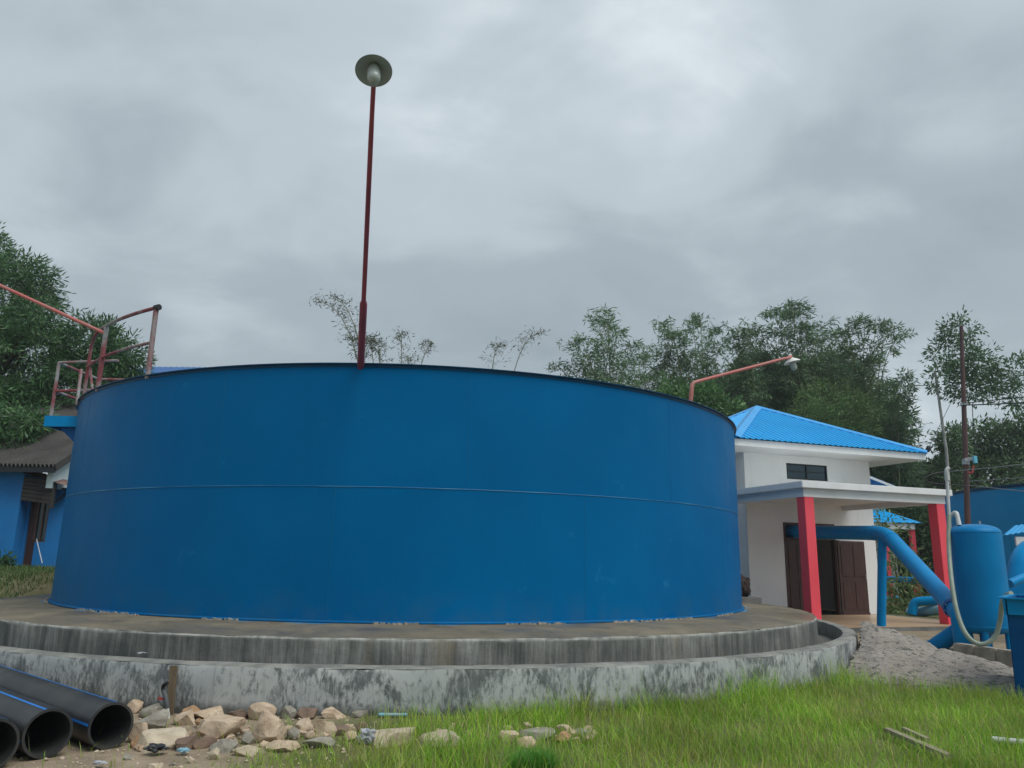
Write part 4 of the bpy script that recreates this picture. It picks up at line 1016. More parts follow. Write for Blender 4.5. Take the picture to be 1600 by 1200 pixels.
# ================================================================== foliage helpers
def leaves(name, pos, dirs, length, width, m, parent, seed=0, fold=.25):
    rg = np.random.default_rng(seed); n = len(pos)
    d = dirs/np.linalg.norm(dirs, axis=1)[:, None]; rv = rg.normal(size=(n, 3)); sd = np.cross(d, rv); sd /= np.linalg.norm(sd, axis=1)[:, None]+1e-9; nr = np.cross(sd, d)
    l = length[:, None]; w = width[:, None]
    v0 = pos; v1 = pos+d*l*.45+sd*w*.5+nr*w*fold; v2 = pos+d*l; v3 = pos+d*l*.45-sd*w*.5+nr*w*fold
    arr = np.stack([v0, v1, v2, v3], 1).reshape(-1, 3); base = (np.arange(n)*4)[:, None]
    f = np.concatenate([base+np.array([[0, 1, 2]]), base+np.array([[0, 2, 3]])], 1).reshape(-1)
    me = bpy.data.meshes.new(name); me.vertices.add(len(arr)); me.vertices.foreach_set('co', arr.astype(np.float32).ravel())
    me.loops.add(len(f)); me.loops.foreach_set('vertex_index', f.astype(np.int32)); me.polygons.add(len(f)//3)
    me.polygons.foreach_set('loop_start', (np.arange(len(f)//3)*3).astype(np.int32)); me.update(); me.validate()
    return link_mesh(name, me, m, parent)
def ell_points(rg, n, c, r, shell=.55):
    v = rg.normal(size=(n, 3)); v /= np.linalg.norm(v, axis=1)[:, None]; t = rg.uniform(shell**3, 1, n)**(1/3)
    return np.array(c)+v*np.array(r)*t[:, None], v
def broadleaf(name, label, base, trunk_h, trunk_r, lobes, nclump, per, ll, lw, m, bark, droop=.5, cat='tree', group=None, seed=1, spread=.35, shell=.5, limbs=True, ls=1.0):
    rg = np.random.default_rng(seed); t = empty(name, base, 0, label, cat, group); base = Vector(base)
    P = []; D = []; vol = np.array([r[0]*r[1]*r[2] for c, r in lobes]); vol = vol**.75; vol /= vol.sum()
    for (c, r), f in zip(lobes, vol):
        k = max(4, int(nclump*f)); cp, cv = ell_points(rg, k, c, r, shell)
        cp += rg.normal(0, .06, (k, 3))*np.array(r)
        cc = np.repeat(cp, per, 0); nv = len(cc)
        dd = rg.normal(size=(nv, 3)); dd += np.repeat(cv, per, 0)*.9; dd[:, 2] -= droop; dd /= np.linalg.norm(dd, axis=1)[:, None]
        P.append(cc+dd*rg.uniform(0, spread, (nv, 1))); D.append(dd+rg.normal(0, .25, (nv, 3)))
    P = np.concatenate(P)-np.array(base); D = np.concatenate(D); n = len(P)
    leaves('crown', P, D, rg.uniform(.7, 1.25, n)*ll, rg.uniform(.7, 1.25, n)*lw, m, t, seed)
    mb = MB(); top = Vector((0, 0, trunk_h)); lean = Vector((rg.normal(0, .03)*trunk_h, rg.normal(0, .03)*trunk_h, 0))*(1 if ls == 1 else .15)
    mb.tube([Vector((0, 0, -.3)), lerp(Vector((0, 0, 0)), top+lean, .3), lerp(Vector((0, 0, 0)), top+lean, .65)+Vector((rg.normal(0, .1), 0, 0)), top+lean], [trunk_r*1.25, trunk_r, trunk_r*.85, trunk_r*.6], 10)
    if limbs:
        for (c, r) in lobes:
            c = Vector(c)-base; s = lerp(Vector((0, 0, 0)), top+lean, float(rg.uniform(.55, .95)))
            mb.tube(bezier(s, s+(c-s)*.3+Vector((0, 0, .5)), lerp(s, c, .7), c+Vector((0, 0, r[2]*.4)), 6), [trunk_r*x*ls for x in (.5, .44, .38, .32, .26, .18, .1)], 7)
            for q in range(3):
                v = Vector(rg.normal(size=3)).normalized(); e = c+Vector((v.x*r[0], v.y*r[1], v.z*r[2]))*.8
                mb.tube([lerp(s, c, .6), lerp(lerp(s, c, .6), e, .5)+Vector((0, 0, .15)), e], [trunk_r*.22*ls, trunk_r*.15*ls, trunk_r*.05*ls], 5)
    mb.build('trunk', bark, t, 60)
    return t
def bamboo(name, label, base, culms, m, group=None, seed=1, nodes=26, per=9, ll=.34, lw=.055, start=.3, rad=.045, cat='bamboo', br=1.3, dens=1.0):
    """culms: list of (tip point, bulge). Each culm rises and arches over to its tip"""
    rg = np.random.default_rng(seed); t = empty(name, base, 0, label, cat, group); base = Vector(base); mb = MB(); P = []; D = []
    for i, tip in enumerate(culms):
        tip = Vector(tip)-base; b0 = Vector((rg.normal(0, .25)+tip.x*.08, rg.normal(0, .25)+tip.y*.08, -.2)); Hh = tip.z
        pts = bezier(b0, Vector((b0.x+tip.x*.05, b0.y+tip.y*.05, Hh*.55)), Vector((tip.x*.45, tip.y*.45, Hh*1.02)), tip, 14)
        mb.tube(pts, [rad*(1-.88*k/14) for k in range(15)], 6)
        for k in range(nodes):
            u = start+(1-start)*(k+rg.uniform())/nodes; x = u*14; a = int(min(13, x)); p = lerp(pts[a], pts[a+1], x-a); 
            L_ = br*(1.08-u)**.6*rg.uniform(.5, 1.15)+.18
            az = rg.uniform(0, 2*PI); bd = Vector((math.cos(az), math.sin(az), rg.uniform(.15, .8))).normalized(); e = p+bd*L_+Vector((0, 0, -.25*L_*L_))
            if rg.uniform() > dens: continue
            mb.tube([p, lerp(p, e, .5)+Vector((0, 0, .06)), e], [.009, .006, .002], 3, False)
            nl = max(3, int(per*rg.uniform(.7, 1.3)))
            for q in range(nl):
                s_ = rg.uniform(.25, 1.05); pp = lerp(p, e, s_)+Vector(rg.normal(0, .09, 3)); P.append(pp)
                dd = bd*.6+Vector(rg.normal(0, .55, 3))+Vector((0, 0, -.35)); D.append(dd)
    P = np.array([tuple(p) for p in P]); D = np.array([tuple(d) for d in D]); n = len(P)
    leaves('foliage', P, D, rg.uniform(.65, 1.3, n)*ll, rg.uniform(.7, 1.3, n)*lw, m, t, seed)
    mb.build('culms', M['bamboo_stem'], t, 60)
    return t
def lobe(px, py, Y, rx, ry_px, rz_px=None):
    """a crown lobe centred where the picture shows it; radii given in pixels at that distance"""
    p = at(px, py, Y); k = Y/FPX*1.02; rz_px = rz_px or ry_px
    return (tuple(p), (rx*k, max(rx, ry_px)*k*.9, ry_px*k))

# ------------------------------------------------------------------ mango trees, left
broadleaf('mango_tree', 'tall dark mango tree at the left edge behind the blue house', (-19.5, 27, 1.1), 5.5, .38,
    [lobe(-10,470,26.5,95,85), lobe(40,440,26,50,40), lobe(-60,560,26.5,110,90), lobe(40,560,25.5,75,75), lobe(-30,390,27,50,40), lobe(55,500,25,45,40), lobe(30,650,25.5,85,55), lobe(-80,660,26,100,60)],
    2300, 18, .235, .048, M['mango_leaf'], M['bark'], .55, seed=3, spread=.3, group='mango trees behind the house')
broadleaf('mango_tree', 'lower rounded mango tree behind the guard rail at the left', (-14.2, 27.5, 1.1), 4.2, .30,
    [lobe(140,545,26.5,58,55), lobe(185,560,26.5,42,38), lobe(120,615,26,70,60), lobe(190,620,27,45,45), lobe(150,690,26.5,75,50)],
    1400, 18, .235, .048, M['mango_leaf'], M['bark'], .55, seed=4, spread=.3, group='mango trees behind the house')
broadleaf('mango_branch_tree', 'low leafy tree reaching over the corrugated roof', (-15.0, 23.6, 1.1), 2.6, .14,
    [lobe(35,668,22.2,36,22), lobe(15,690,22.0,32,18), lobe(58,655,22.4,22,14), lobe(-20,660,22.2,40,30)], 200, 12, .24, .06, M['mango_leaf'], M['bark'], .4, seed=6, spread=.25)

# ------------------------------------------------------------------ bamboo behind the building
def tips(lst, Y): return [tuple(at(px, py, Y+random.Random(px*7+py).uniform(-1.6, 1.6))) for px, py in lst]
G = 'bamboo clumps behind the building'
BL = M['bamboo_leaf']
bamboo('bamboo_clump', 'feathery bamboo clump showing just above the tank rim, left of the others', (5.2, 40, 0),
    tips([(860,575),(885,535),(900,530),(930,500),(945,488),(950,510),(965,520),(990,540),(915,560),(1005,560),(940,550),(970,570),(890,570),(1000,590),(925,590),(960,600),(1030,590)], 40), BL, G, 21, 30, 12, .34, .06, .45, .05, br=1.25)
bamboo('bamboo_clump', 'bamboo clump behind the base of the slanting red lamp arm', (10.6, 42, 0),
    tips([(1030,505),(1040,520),(1060,530),(1080,505),(1095,498),(1110,520),(1050,560),(1080,560),(1110,570),(1130,540),(1020,560),(1060,600),(1120,610),(1090,620),(1140,590)], 42), BL, G, 22, 32, 14, .34, .062, .4, .05, br=1.35)
bamboo('bamboo_clump', 'dense bamboo clump directly above the roof ridge', (13.8, 43, 0),
    tips([(1140,530),(1160,545),(1170,510),(1185,520),(1180,560),(1200,560),(1150,580),(1210,590),(1170,600),(1190,620),(1230,610),(1150,630),(1220,570)], 43), BL, G, 23, 34, 16, .36, .066, .32, .05, br=1.5)
bamboo('bamboo_clump', 'tallest bamboo clump behind the white lamp shade', (16.6, 42.5, 0),
    tips([(1200,490),(1215,485),(1232,474),(1240,490),(1250,480),(1262,510),(1280,530),(1210,520),(1270,560),(1290,570),(1240,560),(1300,600),(1255,620),(1225,600),(1285,640)], 42.5), BL, G, 24, 34, 15, .35, .064, .34, .05, br=1.45)
bamboo('bamboo_clump', 'bamboo clump arching over to the right above the eave', (19.3, 41.5, 0),
    tips([(1310,520),(1325,515),(1340,500),(1355,505),(1380,505),(1400,512),(1418,525),(1330,545),(1350,570),(1370,560),(1310,580),(1340,610),(1390,600),(1415,600),(1400,640)], 41.5), BL, G, 25, 34, 15, .35, .064, .32, .05, br=1.4)
bamboo('bamboo_clump', 'drooping dark bamboo clump at the right end of the blue roof', (19.8, 39.5, 0),
    tips([(1415,590),(1418,615),(1400,630),(1410,660),(1418,675),(1395,650),(1380,640),(1370,670),(1350,650),(1405,690),(1330,660),(1385,700),(1360,700)], 39.5), BL, G, 26, 32, 16, .36, .066, .3, .05, br=1.4)
bamboo('bamboo_clump', 'thin feathery bamboo filling the gap left of the lamp arm post', (8.2, 43, 0),
    tips([(1000,560),(1015,545),(1028,570),(1045,545),(1005,590),(1035,600),(1060,575),(1020,615),(990,610),(1050,520)], 43), BL, G, 27, 30, 11, .32, .055, .45, .045, br=1.3)
bamboo('bamboo_clump', 'loose feathery bamboo between the tallest and the arching clump', (17.9, 44, 0),
    tips([(1275,520),(1290,505),(1300,530),(1315,545),(1285,555),(1305,575),(1270,590),(1325,590),(1150,520),(1125,515),(1135,560)], 44), BL, G, 28, 32, 12, .32, .055, .4, .045, br=1.4)
broadleaf('background_tree', 'dense dark tree filling the space behind the white building', (14.5, 46, 0), 5, .3,
    [lobe(1090,640,46,60,50), lobe(1160,640,46,70,60), lobe(1240,640,46,75,65), lobe(1320,650,46,70,65), lobe(1380,660,45,40,45), lobe(1200,590,46,60,40), lobe(1300,590,46,55,40)], 2000, 14, .42, .10, BL, M['bark'], .3, seed=31, spread=.5, shell=.3)
broadleaf('round_tree', 'rounded olive green tree right of the white lamp shade', (16.0, 38.5, 0), 4.5, .16,
    [lobe(1300,640,38,52,44), lobe(1335,655,38,40,36), lobe(1265,655,38,35,32), lobe(1310,690,38,60,30)], 620, 14, .24, .05, M['olive_leaf'], M['bark'], .3, seed=32, spread=.35)
broadleaf('leafy_tree', 'bright green broad leaved tree at the foot of the lamp arm', (9.0, 34, 0), 4.6, .14,
    [lobe(1080,625,34,45,18), lobe(1115,640,34,38,18), lobe(1055,612,34,24,10), lobe(1120,665,34,36,18), lobe(1085,650,34,40,14)], 300, 12, .30, .12, M['bright_leaf'], M['bark'], .1, seed=33, spread=.4)
# single bamboo shoots over the tank rim
BS = M['bamboo_leaf_sparse']
SG = 'single bamboo shoots above the tank rim'
bamboo('bamboo_shoot', 'thin bamboo shoot bending left beside the tallest red pole', (-4.6, 30, 0), [tuple(at(492, 472, 30)), tuple(at(512, 466, 30))], BS, SG, 41, 34, 6, .20, .032, .6, .05, br=.9)
bamboo('bamboo_shoot', 'short leafy bamboo tip just right of the tallest red pole', (-5.2, 30.3, 0), [tuple(at(590, 535, 30)), tuple(at(548, 530, 30.3)), tuple(at(572, 528, 30))], BS, SG, 42, 30, 7, .20, .034, .72, .05, br=.8)
bamboo('bamboo_shoot', 'small sparse bamboo tip second to the right of the pole', (-4.4, 30, 0), [tuple(at(678, 537, 30)), tuple(at(626, 523, 30)), tuple(at(640, 560, 30))], BS, SG, 43, 30, 5, .19, .03, .76, .045, br=.6, dens=.8)
bamboo('bamboo_shoot', 'slender bamboo shoot arching right above the middle of the rim', (-1.2, 30, 0), [tuple(at(846, 521, 30)), tuple(at(780, 540, 30))], BS, SG, 44, 34, 5, .19, .03, .7, .045, br=.75, dens=.85)

# ------------------------------------------------------------------ trees on the right
broadleaf('tall_tree', 'tall slim tree with pale trunk behind the utility pole', tuple(at(1481, 760, 36))[:2]+(0,), 10.9, .085,
    [lobe(1500,515,36,28,22), lobe(1488,555,36,34,26), lobe(1470,590,36,22,20), lobe(1525,570,36,36,26), lobe(1560,590,36,30,22), lobe(1515,605,36,38,20), lobe(1590,575,36,22,20), lobe(1585,620,36,24,14)],
    430, 12, .22, .085, M['tall_tree_leaf'], M['bark_pale'], .35, seed=51, spread=.45, shell=.4, ls=.5, limbs=False)
broadleaf('background_tree', 'dark tree behind the second blue tank at the right edge', (27, 45, 0), 6, .3,
    [lobe(1530,690,45,34,30), lobe(1580,700,45,45,42), lobe(1505,715,45,26,26), lobe(1560,745,45,60,36), lobe(1615,675,45,34,36)], 800, 13, .34, .11, M['tall_tree_leaf'], M['bark'], .3, seed=52, spread=.5, shell=.35)
broadleaf('background_tree', 'small tree just left of the utility pole above the porch roof', (22.6, 42, 0), 4, .14,
    [lobe(1490,690,42,18,24), lobe(1478,735,42,22,20)], 200, 12, .28, .09, M['tall_tree_leaf'], M['bark'], .3, seed=53, spread=.4)
for i, (px, py, Y, r, lab) in enumerate(((1395,752,62,30,'dark bush on the bare hillside above the porch roof'), (1430,748,66,26,'second bush on the hillside, nearer the utility pole'), (1462,745,60,22,'pale bush on the hillside beside the thin trunk'), (1412,738,72,22,'small bush high on the brown hillside'))):
    p = at(px, py+20, Y); broadleaf('hill_bush', lab, (p.x, p.y, hgt(p.x, p.y)-.2), 1.2, .1, [lobe(px, py, Y, r, r*.75), lobe(px+r*.6, py+8, Y, r*.6, r*.5)], 240, 12, .5, .16, M['olive_leaf'] if i % 2 else M['tall_tree_leaf'], M['bark'], .2, 'bush', 'bushes on the hillside', 60+i, .5, .3, False)

# ================================================================== second blue tank, far right
T2 = Vector((24.3, 29.2, 0)); t2 = empty('distant_tank', T2, 0, 'second blue steel tank behind the utility pole at the right', 'tank')
R2, H2, B2 = 7.0, 3.62, .9
for i in range(12):
    for z0, z1, o_ in ((B2, B2+1.8, 15), (B2+1.805, B2+H2, 0)):
        a0, a1 = R_(i*30+o_+.05), R_(i*30+o_+29.95); mb = MB()
        mb.lathe([(R2, z0), (R2, (z0+z1)/2), (R2, z1)], 10, (0,0,0), None, a0, a1); mb.build('plate', M['old_blue_paint'], t2, 60)
mb = MB(); mb.lathe([(R2, B2+H2-.09), (R2+.02, B2+H2-.09), (R2+.03, B2+H2-.01), (R2+.09, B2+H2-.01), (R2+.09, B2+H2+.02), (R2-.02, B2+H2+.02)], 120); mb.build('rim', M['rim_dark_blue'], t2, 40)
mb = MB(); mb.lathe([(R2-.01, B2+H2-.02), (.01, B2+H2)], 60); mb.build('roof', M['tank_roof_paint'], t2, 60)
mb = MB(); mb.lathe([(R2+.9, -.3), (R2+.9, B2-.01), (R2-.2, B2+.005)], 90); mb.build('plinth', M['concrete_grey'], t2, 40)
# ------------------------------------------------------------------ utility pole and wires
pt_, pb_ = at(1502, 509, 26), at(1512, 815, 26); dirp = (pt_-pb_).normalized(); pf = pb_-dirp*(pb_.z/dirp.z)
up_ = empty('utility_pole', pf, 0, 'rusty brown utility pole standing before the slim tall tree', 'pole')
wpart(MB().tube([pf, pb_, lerp(pb_, pt_, .5), pt_], [.105, .095, .08, .06], 14), 'shaft', M['pole_rust'], up_, 50)
c = at(1505.5, 632, 26); wpart(MB().tube([c-dirp*.05, c+dirp*.05], .10, 14), 'clamp', M['galvanised'], up_, 50)
c = at(1509, 722, 26); wpart(MB().tube([c-dirp*.09, c+dirp*.09], .115, 14), 'clamp', M['galvanised'], up_, 50)
wpart(MB().bar(c+Vector((-.1, -.12, .05)), c+Vector((.22, -.14, .12)), .05, .12), 'bracket', M['galvanised'], up_, None)
wpart(MB().tube(bend([at(1512, 738, 25.8), at(1519, 740, 25.7), at(1521, 728, 25.7)], .1, 4), .035, 8), 'cable_loop', M['red_plastic'], up_, 50)
wpart(MB().box((-.05, -.05, -.12), (.05, .05, .12), Matrix.Translation(at(1523.5, 718, 25.7))), 'fuse_box', M['cyan_wall'], up_, None)
def wire(a, b_, sag, r, label, m='cable_black', cat='wire'):
    a, b_ = Vector(a), Vector(b_); far = sag > 0
    if far: b_ = a+(b_-a)*4; sag *= 1.6
    pts = [lerp(a, b_, t)-Vector((0, 0, sag*4*t*(1-t))) for t in np.linspace(0, 1, 30)]
    return wthing_mesh(MB().tube(pts, r, 6), 'overhead_wire', M[m], label, cat, 'wires at the utility pole')
wire(at(1505, 633, 25.9), at(1680, 606, 20), .25, .022, 'thick black cable leaving the pole to the right')
wire(at(1505, 630, 25.9), at(1680, 600, 20), .15, .016, 'thin black cable just above the thick one at the pole')
wire(at(1519, 628, 25.7), at(1523, 716, 25.7), 0, .012, 'black drop cable hanging beside the pole')
wire(at(1480, 737, 24), at(1680, 708, 20), .12, .014, 'grey wire at roof height, topmost of three', 'wire_grey')
wire(at(1512, 752, 25.5), at(1680, 731, 20), .12, .013, 'grey wire at roof height, middle of three', 'wire_grey')
wire(at(1512, 758, 25.5), at(1680, 770, 21), .08, .013, 'grey wire at roof height, lowest of three', 'wire_grey')
wthing_mesh(MB().tube(smooth_path([at(1480, 737, 24), at(1462, 739, 24), at(1448, 744, 24), at(1445, 752, 24), at(1460, 756, 24), at(1485, 757, 24.5), at(1510, 760, 25)]), .02, 6), 'overhead_wire', M['cable_black'], 'dark cable looping left of the pole above the porch roof', 'wire', 'wires at the utility pole')
gw = empty('guy_wire', at(1436, 736, 30), 0, 'thin guy wire with a dark insulator right of the blue eave', 'wire')
wpart(MB().tube([at(1436, 736, 30), at(1450, 702, 29), at(1500, 600, 26.2)], .010, 5), 'strand', M['wire_grey'], gw)
wpart(MB().tube([at(1448.5, 706, 29), at(1449.3, 704, 29), at(1451.5, 698.5, 29), at(1452, 697, 29)], [.05, .085, .085, .05], 10), 'insulator', M['cable_black'], gw)

# ------------------------------------------------------------------ small shelter at the right edge
sh0 = at(1568, 848, 19); sht = empty('small_shelter', (sh0.x, sh0.y, 0), 0, 'small roof with blue sheet and pale fascia at the right edge', 'shelter')
z0 = at(1580, 838, 19).z
mb = MB(); vs = []; dx_ = Vector((.62, .78, 0))
for i in range(46):
    u = i*.07; h = .022 if i % 2 else 0; p = Vector((sh0.x+u, sh0.y, z0+h+u*.16))
    vs += [p-dx_*.15, p+dx_*2.6+Vector((0, 0, .35))]
wpart(mb.add(vs, [(2*i, 2*i+2, 2*i+3, 2*i+1) for i in range(45)]), 'roof_sheet', M['roof_blue'], sht, None)
wpart(MB().bar((sh0.x+.28, sh0.y-.03, z0-.12), (sh0.x+3.1, sh0.y-.03, z0-.10), .05, .22), 'fascia', M['white_trim'], sht, None)
for x, y in ((.4, .1), (2.9, .1), (.4, 2.4), (2.9, 2.4)):
    q = Vector((sh0.x+x, sh0.y, 0))+dx_*y
    wpart(MB().bar(q, q+Vector((0, 0, z0-.02+(.3 if y > 1 else 0))), .12, .12, (0, 1, 0)), 'post', M['white_trim'], sht, None)

# ------------------------------------------------------------------ small house with blue roofs behind the porch
HY = 33.0
h0 = at(1330, 925, HY); gz = hgt(h0.x, HY)
hs_ = empty('small_house', (h0.x, HY, gz), 0, 'small pale house with light blue gable and blue roofs behind the porch', 'house')
xa, xb = h0.x-1.0, at(1404, 900, HY).x
zc0, zc1 = at(1374, 812, HY).z, at(1374, 778, HY).z
wpart(MB().box((xa, HY, gz-.2), (xb, HY+4, zc0-.002)), 'wall', M['pale_wall'], hs_, None)
wpart(MB().box((xa, HY+.3, zc0), (at(1384, 800, HY+.3).x, HY+4, zc1)), 'gable_wall', M['cyan_wall'], hs_, None)
def sheet(mb, a, b_, c, d, n=24, rib=.03):
    a, b_, c, d = map(Vector, (a, b_, c, d)); nr = (b_-a).cross(d-a).normalized(); nr = nr if nr.z > 0 else -nr; vs = []
    for i in range(n+1):
        t = i/n; h = nr*(rib if i % 2 else 0); vs += [lerp(a, b_, t)+h, lerp(d, c, t)+h]
    return mb.add(vs, [(2*i, 2*i+2, 2*i+3, 2*i+1) for i in range(n)])
ra, rb = at(1350, 745, HY-.3), at(1392, 760, HY-.3)
wpart(sheet(MB(), (xa-.5, HY-.4, rb.z+1.4), (rb.x+.15, HY-.4, rb.z), (rb.x+.15, HY+4.3, rb.z), (xa-.5, HY+4.3, rb.z+1.4), 20), 'roof_sheet', M['roof_cap_blue'], hs_, None)
wpart(MB().bar((xa-.5, HY-.42, rb.z+1.34), (rb.x+.15, HY-.42, rb.z-.06), .04, .10), 'barge_board', M['white_trim'], hs_, None)
lr0, lr1 = at(1352, 803, HY-1.6), at(1442, 818, HY-1.6)
wpart(sheet(MB(), (xa-.3, HY-1.7, lr1.z+.02), (lr1.x, HY-1.7, lr1.z), (lr1.x-.6, HY+.0, lr1.z+.55), (xa-.3, HY+.0, lr1.z+.55), 26), 'porch_roof', M['roof_blue'], hs_, None)
wpart(MB().box((xa-.2, HY-1.62, lr1.z-.24), (lr1.x-.35, HY-1.57, lr1.z-.02)), 'fascia', M['white_trim'], hs_, None)
for px in (1388, 1431):
    x = at(px, 900, HY-1.45).x; wpart(MB().box((x-.09, HY-1.55, gz-.2), (x+.09, HY-1.37, lr1.z-.25)), 'column', M['red_column'], hs_, None)
wpart(MB().box((at(1400, 850, HY).x, HY-.04, gz+1.0), (at(1403, 850, HY).x, HY-.001, gz+2.0)), 'window', M['dark_frame'], hs_, None)
# blue site pipes, plants and clutter in the gap behind the porch
for i, (a, b_, r, lab) in enumerate((((1372, 905, 28), (1450, 908, 26), .12, 'horizontal blue pipe behind the porch, upper one'), ((1376, 938, 26), (1405, 936, 26), .10, 'short blue pipe stub behind the porch post'), ((1420, 958, 24), (1475, 952, 23), .14, 'pale blue pipe lying low behind the red column'))):
    p, q = at(*a), at(*b_); pts = [p, lerp(p, q, .5), q]
    wthing_mesh(MB().tube(pts, r, 14), 'site_pipe', M['old_blue_paint'] if i < 2 else M['light_blue_paint'], lab, 'pipe', 'blue pipes behind the porch')
p = at(1425, 960, 23.5); q = at(1428, 940, 23.5); r_ = at(1465, 938, 23.2)
wthing_mesh(MB().tube(bend([p, q, r_], .25, 6), .13, 14), 'site_pipe', M['bright_blue_paint'], 'blue elbow pipe behind the lower end of the slanting pipe', 'pipe', 'blue pipes behind the porch')
for i, (px, py, Y, r, ry, lab) in enumerate(((1398,850,27,24,30,'flowering shrub behind the slanting blue pipe'), (1410,905,25,30,26,'leafy shrub low behind the slanting blue pipe'), (1380,812,28,14,10,'sprig of leaves above the blue pipe elbow'), (1430,955,24.5,34,16,'low weeds behind the porch floor'))):
    p = at(px, py, Y); broadleaf('garden_shrub', lab, (p.x, p.y, hgt(p.x, p.y)), max(.4, p.z-hgt(p.x, p.y)-.1), .03, [lobe(px, py, Y, r, ry)], (16, 34, 10, 70)[i], 10, .22, .07, M['shrub_leaf'], M['bark'], .2, 'shrub', 'garden shrubs behind the porch', 80+i, .4, .3, False)
for i, (px, py, Y, r, ry, lab) in enumerate(((1440,860,38,40,70,'dark hedge tree between the small house and the red column'), (1400,830,40,50,50,'dark tree behind the small house roof'))):
    p = at(px, py, Y); broadleaf('background_tree', lab, (p.x, p.y, 0), 3, .2, [lobe(px, py, Y, r, ry), lobe(px-10, py-50, Y, r*.8, 30)], 420, 14, .34, .10, M['tall_tree_leaf'], M['bark'], .3, seed=90+i, spread=.5, shell=.3)
# brown lump by the tank's right foot
q = at(1160, 931, 18.6); o = crumple(.36, .52, 4.4, M['brown_lump'], 'brown_bundle', 'dark brown lumpy bundle between the tank and the white wall', 'bundle', Vector((q.x, q.y, q.z+.20)))
mb = MB(); mb.box((q.x-.3, q.y-.3, -.1), (q.x+.35, q.y+.3, q.z-.02)); wthing_mesh(mb, 'concrete_block', M['concrete_grey'], 'low concrete block under the brown bundle', 'block', smooth=None)

# ================================================================== blue shed roof behind the tank, left
s_ = at(212, 567, 33); e_ = at(380, 571, 33)
shed = empty('blue_shed', (s_.x, 33, 1.0), 0, 'blue metal clad shed just visible over the left of the tank', 'shed')
zs_ = s_.z
wpart(MB().box((s_.x-.6, 33.3, 0), (e_.x+2, 38, zs_-.35)), 'wall', M['old_blue_paint'], shed, None)
wpart(sheet(MB(), (s_.x-1, 33, zs_-.5), (e_.x+2.4, 33, zs_-.62), (e_.x+2.4, 36, zs_+.62), (s_.x-1, 36, zs_+.55), 60), 'roof_sheet', M['deep_blue_paint'], shed, None)
wpart(MB().bar((s_.x-1, 32.97, zs_-.55), (e_.x+2.4, 32.97, zs_-.67), .03, .14), 'fascia', M['rim_dark_blue'], shed, None)

# ================================================================== blue house, left
HB = at(30, 888, 22.0); HZ = HB.z
hse = empty('blue_house', (HB.x, HB.y, HZ), 0, 'blue painted house with corrugated roof at the left edge', 'house')
def hx(px, py, Y): return at(px, py, Y)
xp0 = hx(14, 888, 21.4).x; xp1 = xp0+.01
wf_ = 21.2; rec = 21.56
wing_r = hx(16, 888, wf_).x
zc = hx(40, 733, 21.3).z
wpart(MB().box((-24, wf_, HZ-.3), (wing_r-.30, 27, zc)), 'wall', M['house_blue'], hse, None)
wpart(MB().box((wing_r-.298, wf_-.02, HZ-.3), (wing_r, 21.9, zc+.3)), 'corner_pier', M['house_blue'], hse, None)
xe = -8.6; zpale = hx(80, 765, rec).z
dx0, dx1 = wing_r+.05, hx(49, 880, rec).x
wx0, wx1 = hx(57, 810, rec).x, hx(75, 810, rec).x; wz0, wz1 = hx(60, 847, rec).z-HZ, hx(60, 778, rec).z-HZ
o_ = wing_r+.002
g_ = wallgrid('wall', (o_, rec, HZ-.02), (1,0,0), (0,-1,0), xe-o_, zpale-HZ+.02, .15, [(dx0-o_, dx1-o_, .02, 2.02), (wx0-o_, wx1-o_, wz0+.02, wz1+.02)], M['house_blue'], hse)
g_.data.transform(Matrix.Translation((-HB.x, -HB.y, -HZ)))
gx = hx(84, 733, 20.7).x-.18; gz_ = hx(50, 727, 20.7).z
wpart(MB().add([(gx, 21.0, zpale), (gx, 26.1, zpale), (gx, 26.1, gz_+2.8), (gx, 21.0, gz_+.04), (gx-.15, 21.0, zpale), (gx-.15, 26.1, zpale), (gx-.15, 26.1, gz_+2.8), (gx-.15, 21.0, gz_+.04)], [(0,1,2,3), (7,6,5,4), (0,3,7,4), (0,4,5,1), (2,6,7,3), (1,5,6,2)]), 'gable_wall', M['pale_cyan_wall'], hse, None)
wpart(MB().box((gx+.002, rec-.05, zpale+.002), (xe, 26, zpale+.05)), 'lean_to_roof', M['asbestos_roof'], hse, None)
d_ = wpart(MB().box((dx0, rec+.08, HZ+.0), (dx1, rec+.12, HZ+2.0)), 'door', M['brown_door'], hse, None)
wn = wpart(MB().box((wx0, rec+.05, HZ+wz0), (wx1, rec+.09, HZ+wz1)), 'window', M['dark_glass'], hse, None)
mb = MB().bar((wx0, rec+.03, HZ+wz0), (wx0, rec+.03, HZ+wz1), .06, .05, (0,1,0)).bar((wx1, rec+.03, HZ+wz0), (wx1, rec+.03, HZ+wz1), .06, .05, (0,1,0)).bar((wx0+.04, rec+.03, HZ+wz1), (wx1-.04, rec+.03, HZ+wz1), .05, .06).bar((wx0+.04, rec+.03, HZ+wz0), (wx1-.04, rec+.03, HZ+wz0), .05, .06).bar(((wx0+wx1)/2, rec+.03, HZ+wz0+.03), ((wx0+wx1)/2, rec+.03, HZ+wz1-.03), .04, .04, (0,1,0))
wpart(mb, 'window_frame', M['brown_door'], hse, None)
ya = 21.05; al, ar = hx(45, 741, ya), hx(83, 752, ya); ar2 = hx(106, 760, ya)
for i in range(6):
    z = al.z-.12-i*.105; wpart(MB().bar((wing_r+.02, ya+.1, z), (ar.x-.03, ya+.1, z-.10), .02, .092), 'awning_slat', M['dark_slat'], hse, None)
wpart(MB().box((ar.x-.03, ya+.05, ar.z-.72), (ar.x+.04, ya+.14, ar.z-.02)), 'awning_post', M['dark_slat'], hse, None)
